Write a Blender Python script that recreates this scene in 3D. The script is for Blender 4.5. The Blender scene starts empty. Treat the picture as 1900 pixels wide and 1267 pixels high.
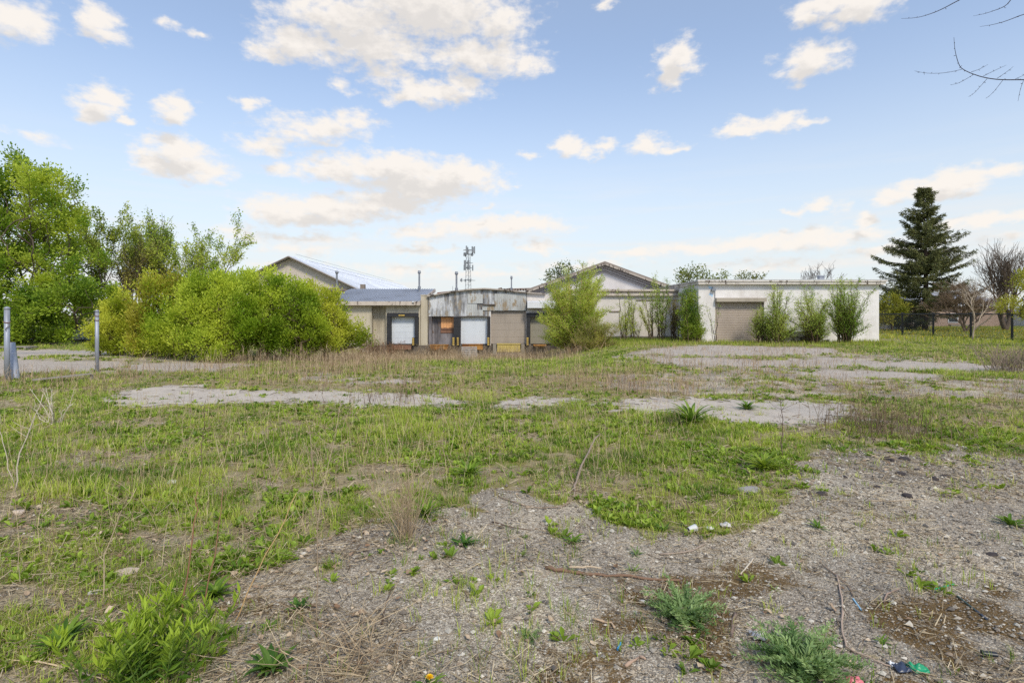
import bpy, bmesh, math
import numpy as np
from math import radians, sin, cos, pi, atan2, atan, sqrt

scene = bpy.context.scene
COL = scene.collection

# ---------------------------------------------------------------- camera
F = 1000.0            # focal length in photograph pixels (photo is 1900 wide)
HOR = 583.0           # horizon row in the photograph
EYE = 1.7
cam_d = bpy.data.cameras.new('camera')
cam_d.sensor_width = 36.0
cam_d.lens = 36.0 * F / 1900.0
cam_d.shift_y = -(633.5 - HOR) / 1900.0
cam_d.clip_start = 0.05
cam_d.clip_end = 5000
cam = bpy.data.objects.new('camera', cam_d)
cam.location = (0, 0, EYE)
cam.rotation_euler = (radians(90), 0, 0)
COL.objects.link(cam)
scene.camera = cam

# ---------------------------------------------------------------- light
SUN_EL, SUN_AZ = 46.0, 158.0        # azimuth clockwise from +Y: behind the camera, to the right
EXPO = 0.95
SKY_STR = 0.115
sd = bpy.data.lights.new('sun', 'SUN')
sd.energy = 1.5
sd.angle = radians(11)
sd.color = (1.0, 0.91, 0.74)
sun = bpy.data.objects.new('sun', sd)
sun.rotation_euler = (radians(90 - SUN_EL), 0, radians(180 - SUN_AZ))
COL.objects.link(sun)
scene.view_settings.view_transform = 'Standard'
scene.view_settings.look = 'None'
scene.view_settings.gamma = 1.0
scene.view_settings.exposure = EXPO
scene.cycles.max_bounces = 6
scene.cycles.diffuse_bounces = 3
scene.cycles.transparent_max_bounces = 8
scene.cycles.use_denoising = False

def lin(r, g, b):
    def f(c):
        c = c / 255.0
        return c / 12.92 if c <= 0.04045 else ((c + 0.055) / 1.055) ** 2.4
    return (f(r), f(g), f(b))

# ---------------------------------------------------------------- sky
def nd(nt, typ, **kw):
    n = nt.nodes.new(typ)
    for k, v in kw.items():
        setattr(n, k, v)
    return n

def math_node(nt, op, a, b=None, c=None, clamp=False):
    n = nt.nodes.new('ShaderNodeMath'); n.operation = op; n.use_clamp = clamp
    for i, v in enumerate((a, b, c)):
        if v is None: continue
        if isinstance(v, (int, float)): n.inputs[i].default_value = v
        else: nt.links.new(v, n.inputs[i])
    return n.outputs[0]

def smooth_node(nt, v, lo, hi, a=0.0, b=1.0):
    n = nt.nodes.new('ShaderNodeMapRange'); n.interpolation_type = 'SMOOTHSTEP'
    nt.links.new(v, n.inputs['Value'])
    n.inputs['From Min'].default_value = lo; n.inputs['From Max'].default_value = hi
    n.inputs['To Min'].default_value = a; n.inputs['To Max'].default_value = b
    return n.outputs['Result']

def mixc(nt, fac, a, b, blend='MIX'):
    n = nt.nodes.new('ShaderNodeMix'); n.data_type = 'RGBA'; n.blend_type = blend
    for sock, v in ((n.inputs[0], fac), (n.inputs[6], a), (n.inputs[7], b)):
        if isinstance(v, (int, float)): sock.default_value = v
        elif isinstance(v, (tuple, list)): sock.default_value = (*v[:3], 1)
        else: nt.links.new(v, sock)
    return n.outputs[2]

# clouds: direction (from a photo pixel) and size of each puff, as azimuth / elevation on the sky dome
CLOUDS = [
 (800, 15, 190, 75, 1), (560, 78, 95, 42, 1), (690, 80, 130, 55, 1), (890, 105, 120, 42, 1), (640, 30, 150, 38, 1),
 (930, 40, 60, 55, .9), (500, 95, 45, 30, 1), (975, 122, 55, 28, .8), (720, 135, 60, 30, .7),
 (805, 172, 100, 30, 1), (750, 182, 45, 18, .9), (860, 155, 45, 24, .9),
 (1530, 10, 70, 36, 1), (1600, 12, 80, 40, 1), (1500, 35, 30, 20, .8),
 (1255, 108, 48, 40, 1), (1245, 142, 34, 28, 1), (1505, 110, 70, 40, 1), (1480, 138, 40, 22, .9), (1540, 92, 30, 22, .8),
 (30, 35, 80, 48, 1), (70, 65, 40, 22, .8), (182, 40, 48, 34, 1), (195, 68, 50, 22, .8), (312, 42, 30, 14, .6), (365, 66, 30, 8, .5),
 (195, 180, 46, 26, 1), (180, 208, 55, 26, 1), (330, 195, 42, 30, 1), (322, 215, 35, 18, .9), (242, 228, 18, 9, .8), (462, 190, 26, 18, .9),
 (325, 280, 80, 34, 1), (360, 312, 80, 30, 1), (290, 300, 50, 28, .9), (305, 262, 40, 18, .8), (370, 270, 28, 14, .7),
 (590, 236, 110, 28, .8), (490, 272, 66, 22, .75), (660, 226, 50, 26, .75), (550, 256, 80, 18, .7),
 (720, 316, 150, 36, 1.1), (840, 330, 110, 40, 1.1), (620, 318, 90, 28, 1), (780, 345, 140, 32, 1.1), (520, 315, 36, 16, .7), (715, 298, 70, 22, 1),
 (620, 388, 180, 26, 1.05), (520, 395, 90, 24, 1), (720, 375, 110, 26, 1), (580, 405, 120, 18, .9),
 (950, 418, 120, 22, 1), (860, 424, 80, 18, .9), (780, 434, 80, 16, .8), (1000, 458, 52, 14, .8), (895, 384, 20, 7, .5),
 (1055, 275, 32, 24, 1), (1085, 284, 34, 14, .8), (1122, 276, 24, 16, .7), (1200, 268, 42, 24, 1), (1240, 276, 40, 10, .7),
 (1390, 236, 70, 18, 1), (1450, 228, 60, 16, .9), (1500, 222, 30, 14, .8), (1345, 240, 20, 12, .8),
 (1780, 335, 70, 34, 1), (1720, 352, 80, 26, 1), (1860, 322, 60, 16, .9), (1650, 372, 50, 16, .9), (1835, 408, 80, 17, 1), (1770, 412, 50, 12, .8),
 (1530, 382, 50, 17, .9), (1485, 395, 30, 8, .6), (1598, 411, 32, 17, .9),
 (1400, 452, 130, 22, .9), (1520, 442, 90, 22, .9), (1280, 462, 110, 15, .8), (1600, 432, 60, 14, .8), (1180, 470, 70, 12, .7), (1640, 465, 120, 15, .7),
 (640, 158, 26, 20, .7), (978, 292, 18, 12, .5), (955, 348, 8, 5, .4), (1123, 8, 16, 14, .7), (60, 255, 50, 8, .35),
 (560, 440, 140, 12, .6), (450, 432, 60, 22, .6), (780, 462, 80, 9, .55), (560, 462, 90, 12, .55), (1080, 492, 120, 10, .5), (760, 498, 160, 14, .55),
 (1420, 492, 160, 12, .5), (1880, 445, 60, 14, .6), (900, 505, 160, 12, .5), (520, 492, 80, 10, .5),
 (2150, 150, 160, 70, 1), (2300, 330, 200, 40, 1), (-200, 160, 150, 60, 1), (-350, 330, 200, 50, 1),
]
world = bpy.data.worlds.new('World'); scene.world = world; world.use_nodes = True
wt = world.node_tree; wt.nodes.clear()
grp = bpy.data.node_groups.new('cloud_density', 'ShaderNodeTree')
grp.interface.new_socket('Dir', in_out='INPUT', socket_type='NodeSocketVector')
grp.interface.new_socket('Density', in_out='OUTPUT', socket_type='NodeSocketFloat')
gi = grp.nodes.new('NodeGroupInput'); go = grp.nodes.new('NodeGroupOutput')
sx = grp.nodes.new('ShaderNodeSeparateXYZ'); grp.links.new(gi.outputs[0], sx.inputs[0])
az = math_node(grp, 'ARCTAN2', sx.outputs[0], sx.outputs[1])
el = math_node(grp, 'ARCSINE', sx.outputs[2])
cb = grp.nodes.new('ShaderNodeCombineXYZ'); grp.links.new(az, cb.inputs[0]); grp.links.new(el, cb.inputs[1])
# warp the puff outlines
wn = nd(grp, 'ShaderNodeTexNoise', noise_dimensions='3D'); wn.inputs['Scale'].default_value = 22; wn.inputs['Detail'].default_value = 8
mp0 = grp.nodes.new('ShaderNodeVectorMath'); mp0.operation = 'MULTIPLY'; mp0.inputs[1].default_value = (1, 1.7, 1)
grp.links.new(cb.outputs[0], mp0.inputs[0]); grp.links.new(mp0.outputs[0], wn.inputs['Vector'])
w1 = grp.nodes.new('ShaderNodeVectorMath'); w1.operation = 'SUBTRACT'; w1.inputs[1].default_value = (.5, .5, .5)
grp.links.new(wn.outputs['Color'], w1.inputs[0])
w2 = grp.nodes.new('ShaderNodeVectorMath'); w2.operation = 'MULTIPLY_ADD'; w2.inputs[1].default_value = (.075, .042, 0)
grp.links.new(w1.outputs[0], w2.inputs[0]); grp.links.new(cb.outputs[0], w2.inputs[2])
acc = None
for (px, py, rx, ry, s) in CLOUDS:
    a = atan((px - 950) / F); e = atan((HOR - py) / F * cos(a))
    ra = rx * 1.1 / F * cos(a) ** 2; re = ry * 1.1 / F * cos(a) * cos(e) ** 2
    v = grp.nodes.new('ShaderNodeVectorMath'); v.operation = 'MULTIPLY_ADD'
    v.inputs[1].default_value = (1 / ra, 1 / re, 0); v.inputs[2].default_value = (-a / ra, -e / re, 0)
    grp.links.new(w2.outputs[0], v.inputs[0])
    l = grp.nodes.new('ShaderNodeVectorMath'); l.operation = 'LENGTH'; grp.links.new(v.outputs[0], l.inputs[0])
    d = math_node(grp, 'MULTIPLY_ADD', l.outputs['Value'], -s, s)
    acc = d if acc is None else math_node(grp, 'SMOOTH_MAX', acc, d, 0.12)
acc = math_node(grp, 'MAXIMUM', acc, -0.6)
n2 = nd(grp, 'ShaderNodeTexNoise', noise_dimensions='3D'); n2.inputs['Scale'].default_value = 40; n2.inputs['Detail'].default_value = 8; n2.inputs['Roughness'].default_value = .6
grp.links.new(mp0.outputs[0], n2.inputs['Vector'])
nn = math_node(grp, 'MULTIPLY_ADD', n2.outputs['Fac'], 1.4, -0.71)
grp.links.new(math_node(grp, 'ADD', acc, nn), go.inputs[0])

def build_sky():
    nt = wt
    sky = nd(nt, 'ShaderNodeTexSky', sky_type='NISHITA', sun_disc=False)
    sky.sun_elevation = radians(SUN_EL); sky.sun_rotation = radians(SUN_AZ)
    sky.air_density = 1.0; sky.dust_density = 0.6; sky.ozone_density = 1.6; sky.altitude = 0
    tc = nd(nt, 'ShaderNodeTexCoord')
    g1 = nd(nt, 'ShaderNodeGroup', node_tree=grp); nt.links.new(tc.outputs['Generated'], g1.inputs[0])
    off = nd(nt, 'ShaderNodeVectorMath', operation='ADD'); off.inputs[1].default_value = (0.012, 0, 0.03)
    nt.links.new(tc.outputs['Generated'], off.inputs[0])
    nrm = nd(nt, 'ShaderNodeVectorMath', operation='NORMALIZE'); nt.links.new(off.outputs[0], nrm.inputs[0])
    g2 = nd(nt, 'ShaderNodeGroup', node_tree=grp); nt.links.new(nrm.outputs[0], g2.inputs[0])
    cover = smooth_node(nt, g1.outputs[0], -0.1, 0.66)
    shade = smooth_node(nt, g2.outputs[0], 0.05, 0.85)
    K = 1.0 / (SKY_STR * 2 ** EXPO)
    white = tuple(c * K for c in lin(253, 246, 238)); grey = tuple(c * K for c in lin(228, 223, 218))
    ccol = mixc(nt, shade, white, grey)
    # paler towards the horizon: the thin high veil low in the sky
    sp = nd(nt, 'ShaderNodeSeparateXYZ'); nt.links.new(tc.outputs['Generated'], sp.inputs[0])
    low = smooth_node(nt, sp.outputs[2], -0.03, 0.46, 0.98, 0.22)
    tint = mixc(nt, 1.0, sky.outputs[0], SKY_TINT, 'MULTIPLY')
    veil = tuple(c * K for c in lin(230, 237, 240))
    base = mixc(nt, low, tint, veil)
    # thin streaky high cloud low over the horizon
    sv = nd(nt, 'ShaderNodeVectorMath', operation='MULTIPLY'); sv.inputs[1].default_value = (2.2, 2.2, 26); nt.links.new(tc.outputs['Generated'], sv.inputs[0])
    sn = nd(nt, 'ShaderNodeTexNoise'); sn.inputs['Scale'].default_value = 1.6; sn.inputs['Detail'].default_value = 7; sn.inputs['Roughness'].default_value = .6; nt.links.new(sv.outputs[0], sn.inputs['Vector'])
    streak = math_node(nt, 'MULTIPLY', smooth_node(nt, sn.outputs['Fac'], .42, .72), smooth_node(nt, sp.outputs[2], .02, .3, .75, 0))
    base = mixc(nt, streak, base, tuple(c * K for c in lin(244, 240, 236)))
    out = mixc(nt, math_node(nt, 'MULTIPLY', cover, 0.96), base, ccol)
    bg = nd(nt, 'ShaderNodeBackground'); bg.inputs['Strength'].default_value = SKY_STR
    nt.links.new(out, bg.inputs['Color'])
    wo = nd(nt, 'ShaderNodeOutputWorld'); nt.links.new(bg.outputs[0], wo.inputs['Surface'])
SKY_TINT = (0.86, 0.90, 0.95)
build_sky()
world.cycles.sampling_method = 'MANUAL'; world.cycles.sample_map_resolution = 512

# ================================================================ helpers
def rng_(s): return np.random.default_rng(s)

_perm = rng_(7).random((256, 256))
def vnoise(x, y):
    x = np.asarray(x, float); y = np.asarray(y, float)
    xi = np.floor(x).astype(int); yi = np.floor(y).astype(int)
    fx = x - xi; fy = y - yi
    fx = fx * fx * (3 - 2 * fx); fy = fy * fy * (3 - 2 * fy)
    a = _perm[xi & 255, yi & 255]; b = _perm[(xi + 1) & 255, yi & 255]
    c = _perm[xi & 255, (yi + 1) & 255]; d = _perm[(xi + 1) & 255, (yi + 1) & 255]
    return (a * (1 - fx) + b * fx) * (1 - fy) + (c * (1 - fx) + d * fx) * fy
def fbm(x, y, o=4):
    s = 0; a = .5; t = 0
    for i in range(o):
        s = s + a * vnoise(x * 2 ** i + 17.3 * i, y * 2 ** i - 9.1 * i); t += a; a *= .5
    return s / t
def sstep(a, b, x):
    t = np.clip((np.asarray(x, float) - a) / (b - a), 0, 1)
    return t * t * (3 - 2 * t)

def gz(x, y):
    """height of the ground: level, with a truck apron falling towards the loading docks"""
    x = np.asarray(x, float); y = np.asarray(y, float)
    dip = -1.35 * sstep(15, 40, y) * sstep(-15, -9.5, x) * (1 - sstep(1.2, 6.0, x)) * (1 - sstep(60, 90, y))
    und = (fbm(x * .35 + 3, y * .35, 3) - .5) * .10 + (fbm(x * 1.7, y * 1.7 + 8, 3) - .5) * .035
    return dip + und * sstep(0, 3, y + 3)
def proj(x, y, z):
    return 950 + F * x / y, HOR + F * (EYE - z) / y
_ds = np.concatenate([np.linspace(1.5, 12, 1200), np.linspace(12.01, 90, 3000)])
def G(px, py):
    """ground point seen at a photo pixel"""
    xs = (px - 950) / F * _ds
    zz = gz(xs, _ds)
    yy = HOR + F * (EYE - zz) / _ds
    k = int(np.argmax(yy <= py))
    return np.array([xs[k], _ds[k], float(zz[k])])
def P(px, py, d):
    return np.array([(px - 950) / F * d, d, EYE - (py - HOR) / F * d])

class Acc:
    """collects faces; build() links them as one mesh object"""
    def __init__(s): s.v = []; s.q = []; s.t = []; s.c = []; s.n = 0
    def add(s, V, quads=None, tris=None, col=None):
        V = np.asarray(V, float).reshape(-1, 3)
        if quads is not None and len(quads): s.q.append(np.asarray(quads, int).reshape(-1, 4) + s.n)
        if tris is not None and len(tris): s.t.append(np.asarray(tris, int).reshape(-1, 3) + s.n)
        s.v.append(V)
        if col is None: col = (1, 1, 1)
        col = np.asarray(col, float)
        if col.ndim == 1: col = np.broadcast_to(col, (len(V), 3))
        s.c.append(col); s.n += len(V)
        return s
    def box(s, x0, x1, y0, y1, z0, z1, col=None):
        V = [(x0, y0, z0), (x1, y0, z0), (x1, y1, z0), (x0, y1, z0), (x0, y0, z1), (x1, y0, z1), (x1, y1, z1), (x0, y1, z1)]
        return s.add(V, [(0, 3, 2, 1), (4, 5, 6, 7), (0, 1, 5, 4), (1, 2, 6, 5), (2, 3, 7, 6), (3, 0, 4, 7)], col=col)
    def bar(s, a, b, w, h=None, col=None, up=(0, 0, 1)):
        """square bar from a to b"""
        a = np.asarray(a, float); b = np.asarray(b, float); h = h or w
        d = b - a; d /= np.linalg.norm(d) + 1e-9
        u = np.cross(d, up)
        if np.linalg.norm(u) < 1e-4: u = np.cross(d, (1, 0, 0))
        u /= np.linalg.norm(u); v = np.cross(u, d)
        V = []
        for p in (a, b):
            V += [p - u * w / 2 - v * h / 2, p + u * w / 2 - v * h / 2, p + u * w / 2 + v * h / 2, p - u * w / 2 + v * h / 2]
        return s.add(V, [(0, 3, 2, 1), (4, 5, 6, 7), (0, 1, 5, 4), (1, 2, 6, 5), (2, 3, 7, 6), (3, 0, 4, 7)], col=col)
    def tube(s, pts, radii, sides=6, col=None, cap=True):
        pts = np.asarray(pts, float); n = len(pts)
        radii = np.broadcast_to(np.asarray(radii, float), (n,))
        tan = np.gradient(pts, axis=0); tan /= np.linalg.norm(tan, axis=1, keepdims=True) + 1e-9
        ref = np.array([0.31, 0.17, 0.93]) if abs(tan[0, 2]) < .9 else np.array([1, .2, .1])
        u = np.cross(tan, ref); u /= np.linalg.norm(u, axis=1, keepdims=True) + 1e-9
        w = np.cross(tan, u)
        ang = np.arange(sides) * 2 * pi / sides
        V = pts[:, None] + radii[:, None, None] * (np.cos(ang)[None, :, None] * u[:, None] + np.sin(ang)[None, :, None] * w[:, None])
        q = []
        for i in range(n - 1):
            for k in range(sides):
                k2 = (k + 1) % sides
                q.append((i * sides + k, i * sides + k2, (i + 1) * sides + k2, (i + 1) * sides + k))
        V = V.reshape(-1, 3); t = []
        if cap:
            V = np.vstack([V, pts[:1], pts[-1:]]); a = n * sides
            for k in range(sides):
                t.append((a, (k + 1) % sides, k)); t.append((a + 1, (n - 1) * sides + k, (n - 1) * sides + (k + 1) % sides))
        return s.add(V, q, t, col)
    def build(s, name, mat, parent=None, smooth=False):
        return np_mesh(name, np.vstack(s.v), np.vstack(s.q) if s.q else None, np.vstack(s.t) if s.t else None, mat, parent, np.vstack(s.c), smooth)

def np_mesh(name, V, Q, T, mat, parent=None, col=None, smooth=False, attrs=None):
    me = bpy.data.meshes.new(name)
    nq = 0 if Q is None else len(Q); ntr = 0 if T is None else len(T)
    me.vertices.add(len(V)); me.vertices.foreach_set('co', np.ascontiguousarray(V, dtype=np.float32).ravel())
    loops = []
    if nq: loops.append(Q.ravel())
    if ntr: loops.append(T.ravel())
    lp = np.concatenate(loops).astype(np.int32)
    me.loops.add(len(lp)); me.loops.foreach_set('vertex_index', lp)
    st = np.concatenate([np.arange(nq) * 4, nq * 4 + np.arange(ntr) * 3]).astype(np.int32)
    me.polygons.add(nq + ntr); me.polygons.foreach_set('loop_start', st)
    me.update(calc_edges=True)
    me.polygons.foreach_set('use_smooth', np.full(nq + ntr, bool(smooth)))
    if col is not None:
        a = me.attributes.new('col', 'FLOAT_COLOR', 'POINT')
        a.data.foreach_set('color', np.hstack([col, np.ones((len(V), 1))]).astype(np.float32).ravel())
    for k, v in (attrs or {}).items():
        a = me.attributes.new(k, 'FLOAT', 'POINT'); a.data.foreach_set('value', np.asarray(v, np.float32))
    if mat: me.materials.append(mat)
    o = bpy.data.objects.new(name, me); COL.objects.link(o)
    if parent is not None: attach(o, parent)
    return o

def attach(o, parent):
    """parent a mesh that was modelled in world coordinates without moving it"""
    o.parent = parent
    loc = np.array(parent['_org']) if '_org' in parent else np.zeros(3)
    if o.type == 'MESH' and np.any(loc != 0):
        me = o.data; n = len(me.vertices)
        co = np.empty(n * 3, np.float32); me.vertices.foreach_get('co', co)
        me.vertices.foreach_set('co', (co.reshape(-1, 3) - loc).astype(np.float32).ravel()); me.update()
    if o.type == 'MESH': o['_org'] = [float(c) for c in loc]

def tag(o, label=None, cat=None, group=None, kind=None):
    if label: o['label'] = label
    if cat: o['category'] = cat
    if group: o['group'] = group
    if kind: o['kind'] = kind
    return o
def thing(name, label, cat, loc, group=None):
    o = bpy.data.objects.new(name, None); COL.objects.link(o)
    o.location = tuple(float(c) for c in loc); o['_org'] = [float(c) for c in loc]; o.empty_display_size = .2
    return tag(o, label, cat, group)

# ---------------------------------------------------------------- materials
MATS = {}
def new_mat(name):
    m = bpy.data.materials.new(name); m.use_nodes = True
    nt = m.node_tree; nt.nodes.clear()
    out = nd(nt, 'ShaderNodeOutputMaterial'); b = nd(nt, 'ShaderNodeBsdfPrincipled')
    nt.links.new(b.outputs[0], out.inputs[0])
    return m, nt, b, out
def noise_node(nt, scale, detail=4, rough=.55, stretch=None, vec=None):
    g = nd(nt, 'ShaderNodeNewGeometry') if vec is None else None
    v = g.outputs['Position'] if vec is None else vec
    if stretch:
        m = nd(nt, 'ShaderNodeVectorMath', operation='MULTIPLY'); m.inputs[1].default_value = stretch
        nt.links.new(v, m.inputs[0]); v = m.outputs[0]
    n = nd(nt, 'ShaderNodeTexNoise'); n.inputs['Scale'].default_value = scale; n.inputs['Detail'].default_value = detail; n.inputs['Roughness'].default_value = rough
    nt.links.new(v, n.inputs['Vector'])
    return n.outputs['Fac']
def leaf_mat(name, trans=.3, rough=.55, gloss=.3):
    m, nt, b, out = new_mat(name)
    at = nd(nt, 'ShaderNodeAttribute', attribute_name='col')
    b.inputs['Roughness'].default_value = rough
    b.inputs['Specular IOR Level'].default_value = gloss
    nt.links.new(at.outputs['Color'], b.inputs['Base Color'])
    if trans > 0:
        tr = nd(nt, 'ShaderNodeBsdfTranslucent')
        nt.links.new(mixc(nt, 1.0, at.outputs['Color'], (1.15, 1.1, .6), 'MULTIPLY'), tr.inputs['Color'])
        mx = nd(nt, 'ShaderNodeMixShader'); mx.inputs[0].default_value = trans
        nt.links.new(b.outputs[0], mx.inputs[1]); nt.links.new(tr.outputs[0], mx.inputs[2]); nt.links.new(mx.outputs[0], out.inputs[0])
    return m
def paint(name, rgb, dirt=(.08, .07, .06), amount=.3, scale=1.2, streak=True, rough=.7, peel=None, peel_amt=0.0, peel_scale=3.0, metal=0, lo=.45, hi=.75, bump=0, attr=False, fine=.12):
    """weathered paint: dirt in blotches or vertical streaks, optionally flakes of another colour"""
    m, nt, b, out = new_mat(name)
    base = rgb
    if attr:
        at = nd(nt, 'ShaderNodeAttribute', attribute_name='col'); base = mixc(nt, 1.0, at.outputs['Color'], rgb, 'MULTIPLY')
    n1 = noise_node(nt, scale, 6, .65, (1, 1, .16) if streak else None)
    n2 = noise_node(nt, scale * .37, 3)
    f = math_node(nt, 'MULTIPLY', smooth_node(nt, math_node(nt, 'ADD', math_node(nt, 'MULTIPLY', n1, .65), math_node(nt, 'MULTIPLY', n2, .35)), lo, hi), amount)
    c = mixc(nt, f, base, dirt)
    nf = noise_node(nt, scale * 14, 3, .7)
    c = mixc(nt, 1.0, c, mixc(nt, nf, (1 - fine,) * 3, (1 + fine,) * 3), 'MULTIPLY')
    if peel is not None:
        p = noise_node(nt, peel_scale, 8, .72, (1, 1, .35))
        c = mixc(nt, smooth_node(nt, p, .62 - peel_amt * .35, .68 - peel_amt * .35), c, peel)
    nt.links.new(c, b.inputs['Base Color'])
    b.inputs['Roughness'].default_value = rough; b.inputs['Metallic'].default_value = metal
    if bump:
        bm = nd(nt, 'ShaderNodeBump'); bm.inputs['Strength'].default_value = bump; bm.inputs['Distance'].default_value = .02
        nt.links.new(nf, bm.inputs['Height']); nt.links.new(bm.outputs[0], b.inputs['Normal'])
    return m
def block_paint(name, rgb, dirt, bw=.4, bh=.2, amount=.35, joint=.8):
    """painted concrete block wall: courses show as slight joints"""
    m, nt, b, out = new_mat(name)
    g = nd(nt, 'ShaderNodeNewGeometry'); sp = nd(nt, 'ShaderNodeSeparateXYZ'); nt.links.new(g.outputs['Position'], sp.inputs[0])
    cb_ = nd(nt, 'ShaderNodeCombineXYZ')
    nt.links.new(math_node(nt, 'ADD', sp.outputs[0], sp.outputs[1]), cb_.inputs[0]); nt.links.new(sp.outputs[2], cb_.inputs[1])
    br = nd(nt, 'ShaderNodeTexBrick'); br.inputs['Scale'].default_value = 1; br.inputs['Brick Width'].default_value = bw; br.inputs['Row Height'].default_value = bh
    br.inputs['Mortar Size'].default_value = .012; br.inputs['Mortar Smooth'].default_value = .3
    br.inputs['Color1'].default_value = (1, 1, 1, 1); br.inputs['Color2'].default_value = (.93, .92, .92, 1); br.inputs['Mortar'].default_value = (joint,) * 3 + (1,)
    nt.links.new(cb_.outputs[0], br.inputs['Vector'])
    n1 = noise_node(nt, 1.3, 6, .65, (1, 1, .25)); n2 = noise_node(nt, .4, 3)
    f = math_node(nt, 'MULTIPLY', smooth_node(nt, math_node(nt, 'ADD', math_node(nt, 'MULTIPLY', n1, .6), math_node(nt, 'MULTIPLY', n2, .4)), .45, .75), amount)
    c = mixc(nt, f, rgb, dirt)
    c = mixc(nt, 1.0, c, br.outputs['Color'], 'MULTIPLY')
    c = mixc(nt, 1.0, c, mixc(nt, noise_node(nt, 25, 3), (.9,) * 3, (1.08,) * 3), 'MULTIPLY')
    nt.links.new(c, b.inputs['Base Color']); b.inputs['Roughness'].default_value = .85
    bm = nd(nt, 'ShaderNodeBump'); bm.inputs['Strength'].default_value = .4; bm.inputs['Distance'].default_value = .01
    nt.links.new(br.outputs['Color'], bm.inputs['Height']); nt.links.new(bm.outputs[0], b.inputs['Normal'])
    return m

M = {}
M['leaf'] = leaf_mat('leaf', .42)
M['needle'] = leaf_mat('needle', .12, .6)
M['grass'] = leaf_mat('grass_blades', .36, .5)
M['dry'] = leaf_mat('dry_stems', .12, .8, .1)
M['bark'] = leaf_mat('bark', 0, .9, .1)
M['pebble'] = leaf_mat('pebbles', 0, .85, .25)
M['plain'] = leaf_mat('weathered_plain', 0, .6, .3)

# ================================================================ ground masks (read in world space)
GX0, GX1, GY0, GY1 = -1200, 3100, 584, 2400
CX, CY = 4.0, 2.0
_gw, _gh = int((GX1 - GX0) / CX), int((GY1 - GY0) / CY)
_cx = GX0 + (np.arange(_gw) + .5) * CX; _cy = GY0 + (np.arange(_gh) + .5) * CY
_PX, _PY = np.meshgrid(_cx, _cy, indexing='ij')
def inpoly(X, Y, poly):
    poly = np.asarray(poly, float); r = np.zeros(X.shape, bool); n = len(poly); j = n - 1
    for i in range(n):
        xi, yi = poly[i]; xj, yj = poly[j]
        if yi != yj:
            c = ((yi > Y) != (yj > Y)) & (X < (xj - xi) * (Y - yi) / (yj - yi) + xi); r ^= c
        j = i
    return r
def blur(a, kx, ky):
    for ax, k in ((0, kx), (1, ky)):
        if k > 0:
            c = np.cumsum(np.concatenate([np.repeat(a.take([0], ax), k + 1, ax), a, np.repeat(a.take([-1], ax), k, ax)], ax), axis=ax)
            n = a.shape[ax]
            a = (c.take(range(2 * k + 1, 2 * k + 1 + n), ax) - c.take(range(0, n), ax)) / (2 * k + 1)
    return a
def raster(polys, kx=2, ky=1):
    a = np.zeros(_PX.shape)
    for p in polys:
        w = 1.0
        if isinstance(p, dict): w = p['w']; p = p['p']
        a = np.maximum(a, w * inpoly(_PX, _PY, p))
    return blur(a, kx, ky)
def lookup(grid, x, y):
    y = np.maximum(y, .35)
    px, py = proj(x, y, gz(x, y))
    i = np.clip(((px - GX0) / CX).astype(int), 0, _gw - 1); j = np.clip(((py - GY0) / CY).astype(int), 0, _gh - 1)
    return grid[i, j]

SLABS = [   # broken asphalt slabs left bare between the weeds, outlines as seen
 [(200, 748), (225, 732), (255, 721), (300, 717), (345, 716), (400, 722), (470, 724), (560, 726), (640, 727), (720, 729), (790, 734), (850, 741), (862, 748), (840, 757), (770, 757), (700, 754), (620, 751), (540, 746), (470, 748), (400, 750), (330, 753), (270, 754), (225, 751)],
 [(920, 752), (940, 743), (985, 738), (1040, 738), (1092, 741), (1075, 748), (1020, 753), (985, 761), (940, 760)],
 [(1105, 753), (1150, 745), (1210, 740), (1290, 741), (1360, 742), (1430, 744), (1520, 748), (1570, 755), (1592, 766), (1570, 778), (1520, 786), (1450, 792), (1395, 788), (1340, 780), (1290, 770), (1230, 764), (1160, 764)],
]
FAR_PAVE = [
 [(-600, 668), (0, 668), (120, 670), (230, 669), (225, 684), (120, 689), (0, 698), (-600, 700)],
 [(230, 676), (330, 672), (420, 674), (500, 676), (420, 684), (330, 688), (240, 687)],
 [(0, 652), (100, 648), (240, 654), (235, 662), (120, 660), (0, 662)],
 [(1296, 640), (1420, 643), (1545, 647), (1560, 656), (1420, 660), (1290, 660), (1180, 655), (1200, 648)],
 [(1170, 662), (1300, 664), (1420, 668), (1560, 664), (1640, 672), (1560, 680), (1400, 680), (1250, 676)],
 [(1530, 668), (1680, 670), (1800, 675), (1900, 684), (2200, 690), (2200, 698), (1880, 690), (1700, 684), (1560, 678)],
 [(1440, 690), (1600, 688), (1760, 696), (1700, 702), (1540, 700)],
 [(700, 706), (760, 704), (800, 708), (760, 712), (700, 711)],
]
FAR_GRAVEL = [
 [(1150, 690), (1300, 684), (1500, 686), (1750, 700), (2400, 705), (2400, 740), (1900, 742), (1700, 738), (1500, 738), (1250, 735), (1120, 725), (1090, 705)],
 [(1160, 648), (1650, 652), (1880, 680), (1870, 692), (1600, 692), (1250, 684), (1120, 670)],
 [(-300, 645), (420, 650), (420, 692), (-300, 702)],
 [(560, 690), (760, 698), (840, 712), (700, 716), (540, 708)],
]
FORE = [(2700, 860), (1900, 850), (1800, 842), (1700, 828), (1600, 826), (1520, 832), (1475, 846), (1462, 875), (1500, 905), (1452, 925), (1432, 965), (1400, 985), (1330, 1003), (1240, 985), (1130, 985), (1110, 955), (1000, 915), (930, 908), (880, 925), (800, 955), (720, 980), (640, 985), (560, 1010), (515, 1050), (440, 1075), (410, 1120), (430, 1180), (330, 1290), (240, 1500), (100, 2400), (3100, 2400), (3100, 900)]
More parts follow.
